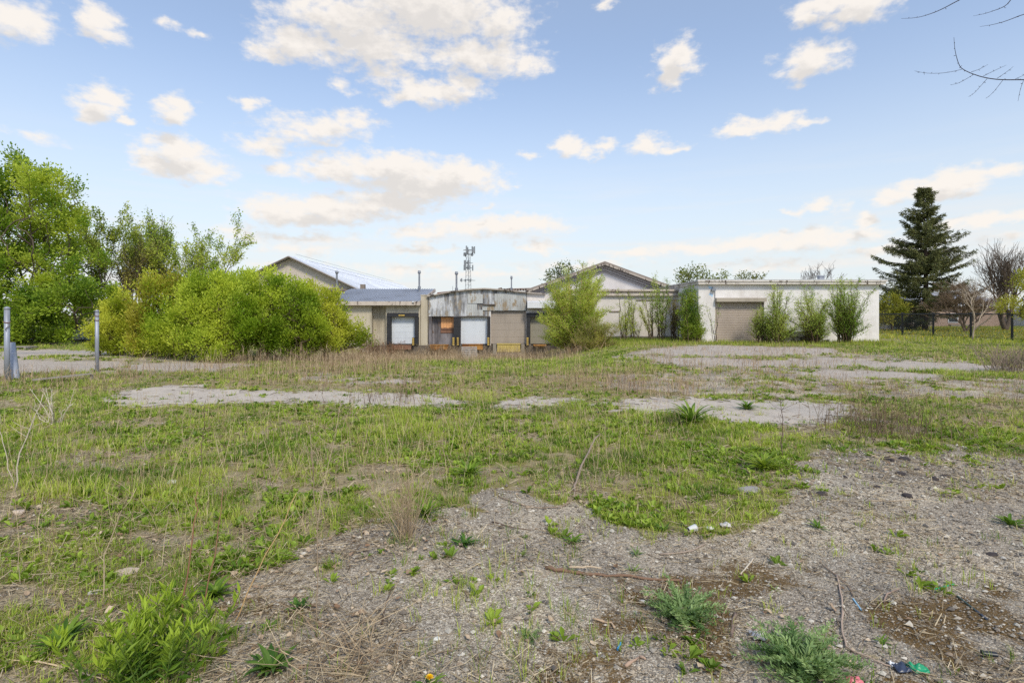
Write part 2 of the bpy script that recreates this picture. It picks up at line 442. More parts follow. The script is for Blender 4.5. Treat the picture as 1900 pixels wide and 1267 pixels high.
LEFT_BARE = [
 [(100, 850), (190, 838), (290, 845), (300, 862), (200, 872), (110, 872)], [(160, 780), (260, 776), (330, 786), (280, 800), (180, 800)],
 [(-200, 930), (60, 925), (190, 935), (240, 960), (120, 980), (60, 1005), (-200, 1010)], [(-200, 1120), (-60, 1090), (60, 1085), (190, 1110), (260, 1150), (200, 1180), (120, 1150), (20, 1130), (-60, 1150)],
 [(0, 1240), (140, 1225), (200, 1260), (120, 1320), (-200, 1330)], [(230, 985), (330, 990), (400, 1010), (330, 1025), (240, 1010)],
 [(560, 850), (640, 845), (700, 855), (640, 866), (570, 866)], [(1000, 905), (1100, 900), (1160, 925), (1100, 940), (1020, 930)],
]
LITTER = [[(360, 1010), (560, 955), (770, 955), (820, 985), (720, 1040), (560, 1085), (600, 1130), (760, 1150), (780, 1400), (300, 1400), (400, 1150)], [(-300, 920), (240, 920), (330, 1010), (200, 1200), (-300, 1240)]]
MOSS = [
 [(1010, 1075), (1200, 1070), (1330, 1110), (1390, 1180), (1420, 1400), (900, 1400), (930, 1260), (1000, 1180)], [(1250, 1050), (1400, 1030), (1560, 1075), (1520, 1130), (1400, 1120), (1300, 1090)],
 [(600, 1080), (730, 1060), (740, 1090), (640, 1110), (570, 1110)], [(1560, 1130), (1900, 1050), (2000, 1400), (1600, 1400)], [(440, 1120), (640, 1140), (600, 1180), (470, 1170)],
 [(640, 1180), (720, 1170), (720, 1210), (640, 1215)],
]
DEADBAND = [   # bands of last year's brown stems
 {'w': 1.0, 'p': [(380, 672), (520, 664), (640, 655), (780, 652), (920, 656), (1060, 656), (1075, 668), (960, 670), (800, 675), (700, 700), (560, 724), (420, 722), (340, 700)]},
 {'w': .75, 'p': [(380, 690), (700, 690), (1000, 690), (1160, 700), (1300, 690), (1900, 700), (2500, 710), (2500, 745), (1900, 742), (1600, 748), (1300, 738), (900, 738), (500, 725)]},
 {'w': .6, 'p': [(1640, 652), (1900, 650), (2400, 650), (2400, 690), (1900, 684), (1700, 670)]},
 {'w': .55, 'p': [(-400, 695), (30, 692), (240, 688), (420, 696), (420, 722), (190, 735), (-400, 745)]},
 {'w': .8, 'p': [(1430, 772), (1600, 760), (1900, 740), (2400, 740), (2400, 820), (1900, 822), (1700, 815), (1560, 800)]},
 {'w': .35, 'p': [(1180, 640), (1400, 642), (1640, 648), (1640, 690), (1180, 690)]},
]
g_slab = raster(SLABS, 1, 0); g_far = raster(FAR_PAVE, 3, 1); g_fgrav = raster(FAR_GRAVEL, 6, 2)
g_fore = raster([FORE], 9, 11); g_left = raster(LEFT_BARE, 5, 4); g_lit = raster(LITTER, 8, 8); g_moss = raster(MOSS, 18, 20); g_dead = raster(DEADBAND, 7, 3)
g_lawn = raster([[(1640, 604), (1900, 604), (2600, 604), (2600, 640), (1900, 636), (1790, 634), (1640, 624)]], 2, 1)

def fields(x, y):
    """bare gravel, green cover, dead stems, moss, pavement at ground points"""
    nb = fbm(x * .9, y * .9, 4); nb2 = fbm(x * 2.6 + 40, y * 2.6, 4); nb3 = fbm(x * 6 + 13, y * 6 + 71, 3)
    fore = sstep(.3, .7, lookup(g_fore, x, y) + (nb2 - .5) * 1.2 + (nb3 - .5) * .7)
    left = sstep(.35, .65, lookup(g_left, x, y) * .9 + (nb2 - .5) * 1.1)
    slab = lookup(g_slab, x + (nb2 - .5) * 1.6, y + (nb3 - .5) * 1.2) * (nb3 < .73); far = sstep(.3, .65, lookup(g_far, x, y) + (nb2 - .5) * .8)
    fg = lookup(g_fgrav, x, y)
    patchy = sstep(.56, .68, nb)
    far_gr = sstep(.45, .75, fg * .75 + (nb2 - .5) * 1.3)
    bare = np.clip(np.maximum.reduce([fore, slab * 1.0, far, far_gr * .9, left * .25]), 0, 1)
    soil = np.clip(left + patchy * .5 * (1 - bare) + .3 * (fbm(x * 3.1 + 9, y * 3.1, 3) > .52) * (1 - bare), 0, 1)
    dead = np.clip(lookup(g_dead, x, y) * (1 - slab) * (.4 + 1.0 * sstep(.36, .6, fbm(x * .7 + 30, y * .7, 3))), 0, 1)
    green = np.clip((1 - bare) * (1 - .6 * patchy) * (1 - .7 * left) * (.42 + 1.2 * sstep(.38, .54, fbm(x * 1.9 - 5, y * 1.9 + 2, 4))) * (.45 + .9 * sstep(.38, .54, nb3)) + .10 * fore * (fbm(x * 1.4 + 60, y * 1.4 + 5, 3) > .6), 0, 1) * (1 - .72 * dead)
    moss = np.clip(sstep(.25, .95, lookup(g_moss, x, y) * .8 + (nb2 - .5) * 1.6 + (nb3 - .5) * .8), 0, 1) * fore
    return bare, green, dead, moss, np.clip(np.maximum(slab, far), 0, 1), soil

# ---------------------------------------------------------------- ground sheet
def ground_material():
    m, nt, b, out = new_mat('ground_soil_gravel')
    A = lambda n: nd(nt, 'ShaderNodeAttribute', attribute_name=n).outputs['Fac']
    bare, green, moss, pave, soil = A('bare'), A('green'), A('moss'), A('pave'), A('soil')
    geo = nd(nt, 'ShaderNodeNewGeometry').outputs['Position']
    def voro(scale, feature='F1'):
        v = nd(nt, 'ShaderNodeTexVoronoi', feature=feature); v.inputs['Scale'].default_value = scale; nt.links.new(geo, v.inputs['Vector']); return v
    v1 = voro(92); v2 = voro(190); v3 = voro(26)
    def stone(v, lo, hi):
        s = nd(nt, 'ShaderNodeSeparateColor'); nt.links.new(v.outputs['Color'], s.inputs[0])
        r = nd(nt, 'ShaderNodeValToRGB'); r.color_ramp.elements[0].position = lo; r.color_ramp.elements[0].color = (*lin(98, 90, 81), 1)
        r.color_ramp.elements[1].position = hi; r.color_ramp.elements[1].color = (*lin(214, 207, 194), 1)
        e = r.color_ramp.elements.new(.45); e.color = (*lin(148, 138, 125), 1)
        e = r.color_ramp.elements.new(.75); e.color = (*lin(172, 163, 149), 1)
        nt.links.new(s.outputs[0], r.inputs[0]); return r.outputs[0]
    c1 = stone(v1, .08, 1.0); c2 = stone(v2, .05, .98)
    gravel = mixc(nt, .45, c1, c2)
    big = smooth_node(nt, noise_node(nt, .55, 5, .6), .36, .64)
    gravel = mixc(nt, 1.0, gravel, mixc(nt, big, (.88, .86, .84), (1.32, 1.31, 1.25)), 'MULTIPLY')
    nz = noise_node(nt, 1.1, 6, .6)
    gravel = mixc(nt, smooth_node(nt, nz, .3, .7), gravel, mixc(nt, 1.0, gravel, (1.22, 1.18, 1.12), 'MULTIPLY'))
    n_f = noise_node(nt, 38, 5, .7)
    gravel = mixc(nt, smooth_node(nt, n_f, .56, .72, 0, .55), gravel, lin(62, 52, 44))
    # soil with thatch between the weeds
    soilc = mixc(nt, noise_node(nt, 60, 5, .75), lin(104, 88, 68), lin(204, 186, 152))
    soilc = mixc(nt, smooth_node(nt, noise_node(nt, 4, 4), .35, .65), soilc, lin(138, 124, 78))
    greenc = mixc(nt, noise_node(nt, 45, 4, .7), lin(92, 100, 40), lin(146, 148, 72))
    under = mixc(nt, math_node(nt, 'MULTIPLY', green, .75), soilc, greenc)
    under = mixc(nt, math_node(nt, 'MULTIPLY', soil, .8), under, mixc(nt, .5, soilc, gravel))
    edge = math_node(nt, 'ADD', bare, math_node(nt, 'MULTIPLY_ADD', noise_node(nt, 14, 5, .7), .9, -.45))
    c = mixc(nt, smooth_node(nt, edge, .3, .7), under, gravel)
    # pale concrete-grey worn pavement
    pavec = mixc(nt, noise_node(nt, 30, 5, .75), lin(166, 154, 142), lin(206, 195, 184))
    pavec = mixc(nt, smooth_node(nt, noise_node(nt, 5, 5, .7), .5, .75, 0, .6), pavec, lin(120, 110, 98))
    c = mixc(nt, math_node(nt, 'MULTIPLY', pave, .85), c, pavec)
    mo = math_node(nt, 'MULTIPLY', smooth_node(nt, math_node(nt, 'ADD', moss, math_node(nt, 'MULTIPLY_ADD', noise_node(nt, 30, 8, .85), 3.6, -1.9)), .3, .8), .9)
    mossc = mixc(nt, noise_node(nt, 60, 5, .7), lin(52, 40, 26), lin(128, 98, 46))
    c = mixc(nt, mo, c, mossc)
    nt.links.new(c, b.inputs['Base Color']); b.inputs['Roughness'].default_value = .92; b.inputs['Specular IOR Level'].default_value = .2
    h = math_node(nt, 'ADD', math_node(nt, 'MULTIPLY', v1.outputs['Distance'], -.9), math_node(nt, 'MULTIPLY', n_f, .8))
    h = math_node(nt, 'ADD', h, math_node(nt, 'MULTIPLY', v3.outputs['Distance'], -.35))
    bm = nd(nt, 'ShaderNodeBump'); bm.inputs['Strength'].default_value = .8; bm.inputs['Distance'].default_value = .012
    nt.links.new(h, bm.inputs['Height']); nt.links.new(bm.outputs[0], b.inputs['Normal'])
    return m
M['ground'] = ground_material()
def build_ground():
    na, nr = 620, 760
    th = np.radians(np.linspace(-78, 78, na))
    r = np.concatenate([np.linspace(2.0, 9.0, 60)[:-1], np.geomspace(9.0, 40, 520)[:-1], np.geomspace(40, 1800, 182)])
    nr = len(r)
    R, T = np.meshgrid(r, th, indexing='ij')
    x = R * np.sin(T); y = -7 + R * np.cos(T)
    z = gz(x, y)
    micro = (fbm(x * 9, y * 9, 3) - .5) * .022 * np.exp(-np.maximum(R - 9, 0) / 8)
    bare, green, dead, moss, pave, soil = fields(x.ravel(), y.ravel())
    V = np.stack([x, y, z + micro], -1).reshape(-1, 3)
    idx = np.arange(nr * na).reshape(nr, na)
    Q = np.stack([idx[:-1, :-1], idx[:-1, 1:], idx[1:, 1:], idx[1:, :-1]], -1).reshape(-1, 4)[:, ::-1]
    o = np_mesh('ground', V, Q, None, M['ground'], None, None, True, dict(bare=bare, green=np.maximum(green, lookup(g_lawn, x.ravel(), y.ravel())), moss=moss, pave=pave, soil=soil))
    tag(o, kind='structure')
build_ground()

def asphalt_material():
    m, nt, b, out = new_mat('worn_asphalt')
    c = mixc(nt, noise_node(nt, 70, 4, .8), lin(162, 150, 136), lin(212, 201, 186))
    c = mixc(nt, smooth_node(nt, noise_node(nt, 2.2, 6, .65), .42, .72, 0, .4), c, lin(140, 130, 121))
    c = mixc(nt, smooth_node(nt, noise_node(nt, 7, 7, .8), .54, .68, 0, .75), c, lin(112, 100, 80))
    v = nd(nt, 'ShaderNodeTexVoronoi', feature='DISTANCE_TO_EDGE'); v.inputs['Scale'].default_value = .55
    g = nd(nt, 'ShaderNodeNewGeometry'); w = nd(nt, 'ShaderNodeTexNoise'); w.inputs['Scale'].default_value = 3; nt.links.new(g.outputs['Position'], w.inputs['Vector'])
    a = nd(nt, 'ShaderNodeVectorMath', operation='MULTIPLY_ADD'); a.inputs[1].default_value = (.5, .5, .5); nt.links.new(w.outputs['Color'], a.inputs[0]); nt.links.new(g.outputs['Position'], a.inputs[2])
    nt.links.new(a.outputs[0], v.inputs['Vector'])
    c = mixc(nt, smooth_node(nt, v.outputs['Distance'], 0.0, .01, .3, 0), c, lin(110, 100, 86))
    nt.links.new(c, b.inputs['Base Color']); b.inputs['Roughness'].default_value = .9
    bm = nd(nt, 'ShaderNodeBump'); bm.inputs['Strength'].default_value = .5; bm.inputs['Distance'].default_value = .01
    nt.links.new(noise_node(nt, 80, 3, .7), bm.inputs['Height']); nt.links.new(bm.outputs[0], b.inputs['Normal'])
    return m
M['asphalt'] = asphalt_material()
for poly in SLABS:
    W = np.array([G(px, py) for px, py in poly])
    x0, x1, y0, y1 = W[:, 0].min() - .2, W[:, 0].max() + .2, W[:, 1].min() - .2, W[:, 1].max() + .2
    s = .06
    gx = np.arange(x0, x1, s); gy = np.arange(y0, y1, s)
    X, Y = np.meshgrid(gx, gy, indexing='ij')
    jx = (fbm(X * 2.2, Y * 2.2 + 50, 5) - .5) * 2.2; jy = (fbm(X * 2.2 + 90, Y * 2.2, 5) - .5) * 2.0
    ins = inpoly(X + jx, Y + jy, W[:, :2])
    cell = ins[:-1, :-1] & ins[1:, :-1] & ins[1:, 1:] & ins[:-1, 1:]
    ids = np.arange(X.size).reshape(X.shape)
    Q = np.stack([ids[:-1, :-1][cell], ids[1:, :-1][cell], ids[1:, 1:][cell], ids[:-1, 1:][cell]], -1)
    used, inv = np.unique(Q, return_inverse=True)
    V = np.stack([X.ravel(), Y.ravel(), gz(X.ravel(), Y.ravel()) + .010], -1)[used]
    o = np_mesh('pavement', V, inv.reshape(-1, 4), None, M['asphalt'], None, None, True)
    tag(o, kind='structure')

# ================================================================ plant builders
def unit(v): return v / (np.linalg.norm(v, axis=-1, keepdims=True) + 1e-9)
def leaves_mesh(acc, pos, dirs, L, W, cols, rng, fold=.25):
    """many rhombic leaves, one quad each (kinked over the mid rib by lifting the sides)"""
    n = len(pos)
    d = unit(dirs); r = unit(rng.normal(size=(n, 3)) + np.array([0, 0, 1.1])); side = unit(np.cross(d, r)); nor = np.cross(side, d)
    L = np.asarray(L).reshape(-1, 1) * np.ones((n, 1)); W = np.asarray(W).reshape(-1, 1) * np.ones((n, 1))
    V = np.stack([pos, pos + d * L * .45 + side * W * .5 + nor * W * fold, pos + d * L, pos + d * L * .45 - side * W * .5 + nor * W * fold], 1).reshape(-1, 3)
    i = np.arange(n) * 4
    T = np.concatenate([np.stack([i, i + 1, i + 2], -1), np.stack([i, i + 2, i + 3], -1)])
    acc.add(V, None, T, np.repeat(cols, 4, axis=0))
def edges_mesh(acc, A, B, ra, rb, sides, col):
    """a tapered tube for every twig at once"""
    d = unit(B - A); ref = np.where(np.abs(d[:, 2:3]) < .9, np.array([[0, 0, 1.]]), np.array([[1., 0, 0]]))
    u = unit(np.cross(d, ref)); w = np.cross(d, u); ang = np.arange(sides) * 2 * pi / sides
    ring = np.cos(ang)[None, :, None] * u[:, None] + np.sin(ang)[None, :, None] * w[:, None]
    ext = d * np.minimum(ra, rb)[:, None] * .5
    V = np.concatenate([(A - ext)[:, None] + ring * ra[:, None, None], (B + ext)[:, None] + ring * rb[:, None, None]], 1)
    n = len(A); base = (np.arange(n) * 2 * sides)[:, None]; k = np.arange(sides)[None]; k2 = (k + 1) % sides
    Q = np.stack([base + k, base + k2, base + sides + k2, base + sides + k], -1).reshape(-1, 4)
    acc.add(V.reshape(-1, 3), Q, None, np.repeat(col, 2 * sides, axis=0) if np.ndim(col) == 2 else col)

def grow(roots, targets, rng, step=.4, rise=.45, jitter=.06, r_tip=.006, power=.5, climb=1.0, rmax=.4, trunk_h=None):
    """joins every target point to the nearest fitting point of the tree already grown"""
    N = [np.array(r, float) for r in roots]; Pn = [-1] * len(N); Dn = [np.array([0, 0, 1.0])] * len(N)
    if trunk_h:
        cen = targets.mean(0)
        for ri in range(len(roots)):
            last = ri; h = 0; lean = (cen - N[ri]) * np.array([1, 1, 0]) * .1
            while h < trunk_h:
                h += step; p = N[ri] + np.array([0, 0, h]) + lean * (h / trunk_h) + rng.normal(size=3) * jitter * .5
                N.append(p); Pn.append(last); Dn.append(np.array([0, 0, 1.])); last = len(N) - 1
    order = np.argsort(np.min([np.linalg.norm((targets - r) * np.array([1, 1, .8]), axis=1) for r in roots], axis=0))
    arr = np.zeros((len(N) + len(targets) * 40, 3)); arr[:len(N)] = N; n = len(N)
    par = np.full(len(arr), -1); par[:n] = Pn; dr = np.zeros((len(arr), 3)); dr[:n] = Dn
    tips = []
    for t in targets[order]:
        dv = t - arr[:n]; dist = np.linalg.norm(dv, axis=1); hor = np.hypot(dv[:, 0], dv[:, 1])
        cost = dist + climb * np.maximum(0, hor * .7 - dv[:, 2])
        k = int(np.argmin(cost)); a = arr[k]; D = dist[k]
        m = min(38, max(1, int(round(D / step))))
        c = a + (dr[k] * .5 + np.array([0, 0, rise])) * D * .5
        prev = k
        for i in range(1, m + 1):
            s = i / m
            p = (1 - s) ** 2 * a + 2 * s * (1 - s) * c + s * s * t + (rng.normal(size=3) * jitter if i < m else 0)
            arr[n] = p; par[n] = prev; dr[n] = unit(p - arr[prev]); prev = n; n += 1
        tips.append(prev)
    arr = arr[:n]; par = par[:n]; dr = dr[:n]
    w = np.zeros(n); w[tips] = 1
    for i in range(n - 1, -1, -1):
        if par[i] >= 0: w[par[i]] += w[i]
    r = np.clip(r_tip * np.maximum(w, 1) ** power, 0, rmax)
    e = np.where(par >= 0)[0]
    return arr, par, dr, w, r, e

def sample_blobs(blobs, n, rng, shell=.55):
    """points inside a union of ellipsoids (cx,cy,cz,rx,ry,rz), denser towards the outside"""
    b = np.array(blobs, float); vol = b[:, 3] * b[:, 4] * b[:, 5]
    k = rng.choice(len(b), n, p=vol / vol.sum())
    d = unit(rng.normal(size=(n, 3))); r = rng.random(n) ** (1 / 3) * (1 - shell) + shell * rng.random(n) ** .15
    r = r * (.72 + .5 * vnoise(d[:, 0] * 2.3 + k * 3.1 + 10, d[:, 2] * 2.3 + d[:, 1] * 1.9 + 20))
    return b[k, :3] + d * r[:, None] * b[k, 3:]
def px_blobs(lst, d, depth=1.0):
    out = []
    for (px, py, rx, ry) in lst:
        c = P(px, py, d); out.append((c[0], c[1], c[2], rx / F * d, rx / F * d * depth, ry / F * d))
    return out

def leafy_tree(name, label, cat, roots, blobs, seed, nt=220, nl=12000, leaf=(.10, .07), cols=((60, 90, 20), (120, 150, 50)), bark=(92, 82, 72), twig_w=3, spread=.18, step=.4, rise=.45,
               trunk_h=None, r_tip=.006, rmax=.35, group=None, climb=1.0, shell=.5, zmin=None, up_leaf=.3, power=.5, jitter=.06, clump=.9, sides=5, tints=None, shoots=0.0, shoot_len=.5):
    rng = rng_(seed)
    t = thing(name, label, cat, roots[0], group)
    tg = sample_blobs(blobs, nt, rng, shell)
    if zmin is not None: tg = tg[tg[:, 2] > zmin]
    tg[:, 2] = np.maximum(tg[:, 2], roots[0][2] + .18)
    if shoots: sh_ = tg[rng.random(len(tg)) < shoots]; tg = np.vstack([tg, sh_ + np.stack([rng.normal(size=len(sh_)) * .1, rng.normal(size=len(sh_)) * .1, shoot_len * (.5 + rng.random(len(sh_)))], -1)])
    arr, par, dr, w, r, e = grow(roots, tg, rng, step, rise, jitter, r_tip, power, climb, rmax, trunk_h)
    ac = Acc(); bc = np.array(lin(*bark)); c = bc[None] * (.75 + .5 * rng.random((len(e), 1)))
    edges_mesh(ac, arr[par[e]], arr[e], r[par[e]] if False else np.minimum(r[par[e]], r[e] * 1.6), r[e], sides, c)
    ac.build('trunk', M['bark'], t, True)
    if nl:
        tw = e[w[e] <= twig_w]
        ln = np.linalg.norm(arr[tw] - arr[par[tw]], axis=1)
        cl = np.clip(1 + clump * rng.normal(size=len(tw)), .05, 3)
        k = rng.choice(len(tw), nl, p=ln * cl / (ln * cl).sum()); s = rng.random((nl, 1))
        a = arr[par[tw[k]]]; b = arr[tw[k]]
        off = rng.normal(size=(nl, 3)) * spread
        pos = a + (b - a) * s + off
        dirs = unit(b - a) * .5 + unit(off) * .8 + np.array([0, 0, up_leaf]) + rng.normal(size=(nl, 3)) * .35
        c0, c1 = np.array(lin(*cols[0])), np.array(lin(*cols[1]))
        ph = rng.random() * 50
        f = np.clip(.5 + 1.5 * (vnoise(pos[:, 0] * 1.1 + ph, pos[:, 2] * 1.1 + pos[:, 1] * .9) - .5) + rng.normal(size=nl) * .22, 0, 1)[:, None]
        cc = c0 + (c1 - c0) * f
        if tints is not None:
            m_ = (vnoise(pos[:, 0] * .8 + ph + 9, pos[:, 2] * .8 + pos[:, 1] * .7) + rng.normal(size=nl) * .12 > .62)[:, None]
            cc = np.where(m_, cc * .35 + np.array(lin(*tints)) * .65, cc)
        sz = .7 + .6 * rng.random(nl)
        lv = Acc(); leaves_mesh(lv, pos, dirs, leaf[0] * sz, leaf[1] * sz, cc, rng)
        lv.build('crown', M['leaf'], t)
    return t

def multi_stem(name, label, cat, base, blobs, seed, stems=12, base_r=.3, twigs=14, nl=9000, leaf=(.06, .016), cols=((90, 120, 40), (150, 170, 70)), bark=(120, 100, 76), group=None, leaf_from=.3, up=.9, r0=.022, spread=.06, twig_len=.55, tip=.004, tints=None, low_leaf=0.25):
    """shrub of many upright stems with ascending side twigs and small leaves (willow, elm suckers)"""
    rng = rng_(seed); t = thing(name, label, cat, base, group); base = np.asarray(base, float)
    tg = sample_blobs(blobs, stems, rng, .75)
    A = []; B = []; RA = []; RB = []; TW = []
    for q in tg:
        b0 = base + np.append(rng.normal(size=2) * base_r, 0); b0[2] = float(gz(b0[0], b0[1])) - .03
        q = q.copy(); H = np.linalg.norm(q - b0); n = max(5, int(H / .3))
        c = b0 + (q - b0) * np.array([.28, .28, .55]) + rng.normal(size=3) * .08
        s = np.linspace(0, 1, n + 1)[:, None]
        pts = (1 - s) ** 2 * b0 + 2 * s * (1 - s) * c + s * s * q; pts[1:-1] += rng.normal(size=(n - 1, 3)) * .03
        rad = r0 * (.6 + .8 * rng.random()) * (1 - s[:, 0]) ** .8 + tip
        A.append(pts[:-1]); B.append(pts[1:]); RA.append(rad[:-1]); RB.append(rad[1:])
        TW.append((pts[int(n * max(leaf_from, .5)):-1], pts[int(n * max(leaf_from, .5)) + 1:]))
        out = unit((q - b0) * np.array([1, 1, 0]))
        for j in range(twigs):
            u = leaf_from + (1 - leaf_from) * rng.random() ** .8; i = min(int(u * n), n - 1); p = pts[i] + (pts[i + 1] - pts[i]) * (u * n - i)
            d = unit(rng.normal(size=3) * np.array([1, 1, .3]) + out * .4 + np.array([0, 0, up])); Lw = twig_len * (.4 + .9 * rng.random()) * (1.25 - u * .7)
            m = 3; ss = np.linspace(0, 1, m + 1)[:, None]; tp = p + d * Lw * ss + np.array([0, 0, .18 * Lw * up]) * ss ** 2 + rng.normal(size=(m + 1, 3)) * .012 * np.minimum(ss * 3, 1)
            rr = np.linspace(max(tip, rad[i] * .5), tip * .7, m + 1)
            A.append(tp[:-1]); B.append(tp[1:]); RA.append(rr[:-1]); RB.append(rr[1:]); TW.append((tp[:-1], tp[1:]))
    ac = Acc(); A = np.vstack(A); B = np.vstack(B)
    edges_mesh(ac, A, B, np.concatenate(RA), np.concatenate(RB), 4, np.array(lin(*bark))[None] * (.7 + .6 * rng.random((len(A), 1))))
    ac.build('stems', M['bark'], t, True)
    ta = np.vstack([x[0] for x in TW]); tb = np.vstack([x[1] for x in TW]); ln = np.linalg.norm(tb - ta, axis=1)
    k = rng.choice(len(ta), nl, p=ln / ln.sum()); s = rng.random((nl, 1)); dd = unit(tb[k] - ta[k])
    pos = ta[k] + (tb[k] - ta[k]) * s + rng.normal(size=(nl, 3)) * spread
    dirs = dd + rng.normal(size=(nl, 3)) * .5
    c0, c1 = np.array(lin(*cols[0])), np.array(lin(*cols[1]))
    f = np.clip(.5 + 1.4 * (vnoise(pos[:, 0] * 1.3 + seed, pos[:, 2] * 1.3 + pos[:, 1]) - .5) + rng.normal(size=nl) * .25, 0, 1)[:, None]
    cc = c0 + (c1 - c0) * f
    sz = .65 + .7 * rng.random(nl); lv = Acc(); leaves_mesh(lv, pos, dirs, leaf[0] * sz, leaf[1] * sz, cc, rng, .1)
    lv.build('crown', M['leaf'], t)
    return t

def fractal_tree(name, label, cat, base, H, W, seed, levels=5, bark=(110, 96, 90), r0=.12, ang=.5, trunk=.22, stems=1, group=None, shrink=.74, kids=(2, 4), decay=.6, rmin=.006, up=.18, nl=0, leaf=(.13, .09), cols=None, spread=.12):
    """leafless tree: every limb forks into straight upswept shoots, down to fine twigs"""
    rng = rng_(seed); A = []; B = []; R = []; base = np.asarray(base, float)
    def limb(p, d, L, lev):
        n = 3 if lev < levels else 2; pts = [p]; dd = d
        for i in range(n):
            dd = unit(dd + rng.normal(size=3) * (.03 if lev == 0 else .09) + np.array([0, 0, up * .5])); pts.append(pts[-1] + dd * L / n)
        r = max(r0 * decay ** lev, rmin)
        for i in range(n): A.append(pts[i]); B.append(pts[i + 1]); R.append((max(r * (1 - .3 * i / n), rmin), max(r * (1 - .3 * (i + 1) / n), rmin)))
        if lev >= levels: return
        for k in range(int(rng.integers(kids[0], kids[1] + 1)) + (1 if lev == 0 else 0)):
            u = .45 + .55 * rng.random() if k else 1.0
            i = min(int(u * n), n - 1); q = pts[i] + (pts[i + 1] - pts[i]) * (u * n - i)
            a = ang * (.5 + .8 * rng.random()) * (.5 if k == 0 else 1.0); t = unit(np.cross(dd, rng.normal(size=3)))
            limb(q, unit(dd * cos(a) + t * sin(a) + np.array([0, 0, up])), L * shrink * (.75 + .45 * rng.random()), lev + 1)
    for s_ in range(stems):
        d0 = unit(np.array([rng.normal() * .3 * (stems > 1), rng.normal() * .3 * (stems > 1), 1])); limb(np.zeros(3), d0, trunk, 0)
    A = np.array(A); B = np.array(B); R = np.array(R)
    sc = np.array([W / (B[:, 0].max() - B[:, 0].min()), W * .9 / (B[:, 1].max() - B[:, 1].min()), H / B[:, 2].max()])
    A = A * sc + base; B = B * sc + base
    t = thing(name, label, cat, base, group); ac = Acc()
    edges_mesh(ac, A, B, R[:, 0], R[:, 1], 4, np.array(lin(*bark))[None] * (.75 + .5 * rng.random((len(A), 1)))); ac.build('trunk', M['bark'], t, True)
    if nl:
        tw = np.where(R[:, 0] <= max(rmin * 1.35, r0 * decay ** (levels - 1) * 1.05))[0]; ln = np.linalg.norm(B[tw] - A[tw], axis=1) * np.clip(1 + .7 * rng.normal(size=len(tw)), .05, 3)
        k = tw[rng.choice(len(tw), nl, p=ln / ln.sum())]; pos = A[k] + (B[k] - A[k]) * rng.random((nl, 1)) + rng.normal(size=(nl, 3)) * spread
        dirs = unit(B[k] - A[k]) * .5 + rng.normal(size=(nl, 3)) * .6 + np.array([0, 0, .1]); c0, c1 = np.array(lin(*cols[0])), np.array(lin(*cols[1]))
        f = np.clip(.5 + 1.3 * (vnoise(pos[:, 0] * 1.2 + seed, pos[:, 2] * 1.2 + pos[:, 1]) - .5) + rng.normal(size=nl) * .25, 0, 1)[:, None]; sz = .7 + .6 * rng.random(nl)
        lv = Acc(); leaves_mesh(lv, pos, dirs, leaf[0] * sz, leaf[1] * sz, c0 + (c1 - c0) * f, rng); lv.build('crown', M['leaf'], t)
    return t

# ================================================================ buildings
def ribbed_wall(acc, x0, x1, zb, zt, y, pitch=.2, depth=.03, thick=.1, col=None):
    """upright profiled sheet in the plane y; zb and zt are heights or functions of x; a flat back gives it thickness"""
    fb = zb if callable(zb) else (lambda x: zb); ft = zt if callable(zt) else (lambda x: zt)
    xs = []; off = []
    x = x0
    while x < x1 - 1e-6:
        for fr, o in ((0, 0), (.55, 0), (.65, -depth), (.9, -depth)):
            if x + fr * pitch < x1: xs.append(x + fr * pitch); off.append(o)
        x += pitch
    xs.append(x1); off.append(0)
    n = len(xs); V = []
    for a, o in zip(xs, off): V += [(a, y + o, fb(a)), (a, y + o, ft(a))]
    for a in (x0, x1): V += [(a, y + thick, fb(a)), (a, y + thick, ft(a))]
    q = [(2 * i, 2 * i + 2, 2 * i + 3, 2 * i + 1) for i in range(n - 1)]
    k = 2 * n; q += [(k, k + 1, k + 3, k + 2), (0, 1, k + 1, k), (2 * n - 2, k + 2, k + 3, 2 * n - 1)]
    return acc.add(V, q, col=col)
def roller(acc, x0, x1, z0, z1, y, pitch=.25, depth=.025, groove=.12, thick=.06):
    """door curtain with horizontal joints"""
    V = []; zs = []
    z = z0
    while z < z1 - 1e-6:
        top = min(z + pitch, z1)
        zs += [(z, 0), (z + (top - z) * (1 - groove), 0), (z + (top - z) * (1 - groove * .6), depth), (top - (top - z) * groove * .15, depth)]
        z = top
    zs.append((z1, 0)); n = len(zs)
    for zz, o in zs: V += [(x0, y + o, zz), (x1, y + o, zz)]
    V += [(x0, y + thick, z0), (x1, y + thick, z0), (x0, y + thick, z1), (x1, y + thick, z1)]
    k = 2 * n
    q = [(2 * i, 2 * i + 1, 2 * i + 3, 2 * i + 2) for i in range(n - 1)] + [(k, k + 2, k + 3, k + 1), (0, 2 * n - 2, k + 2, k), (1, k + 1, k + 3, 2 * n - 1)]
    return acc.add(V, q)

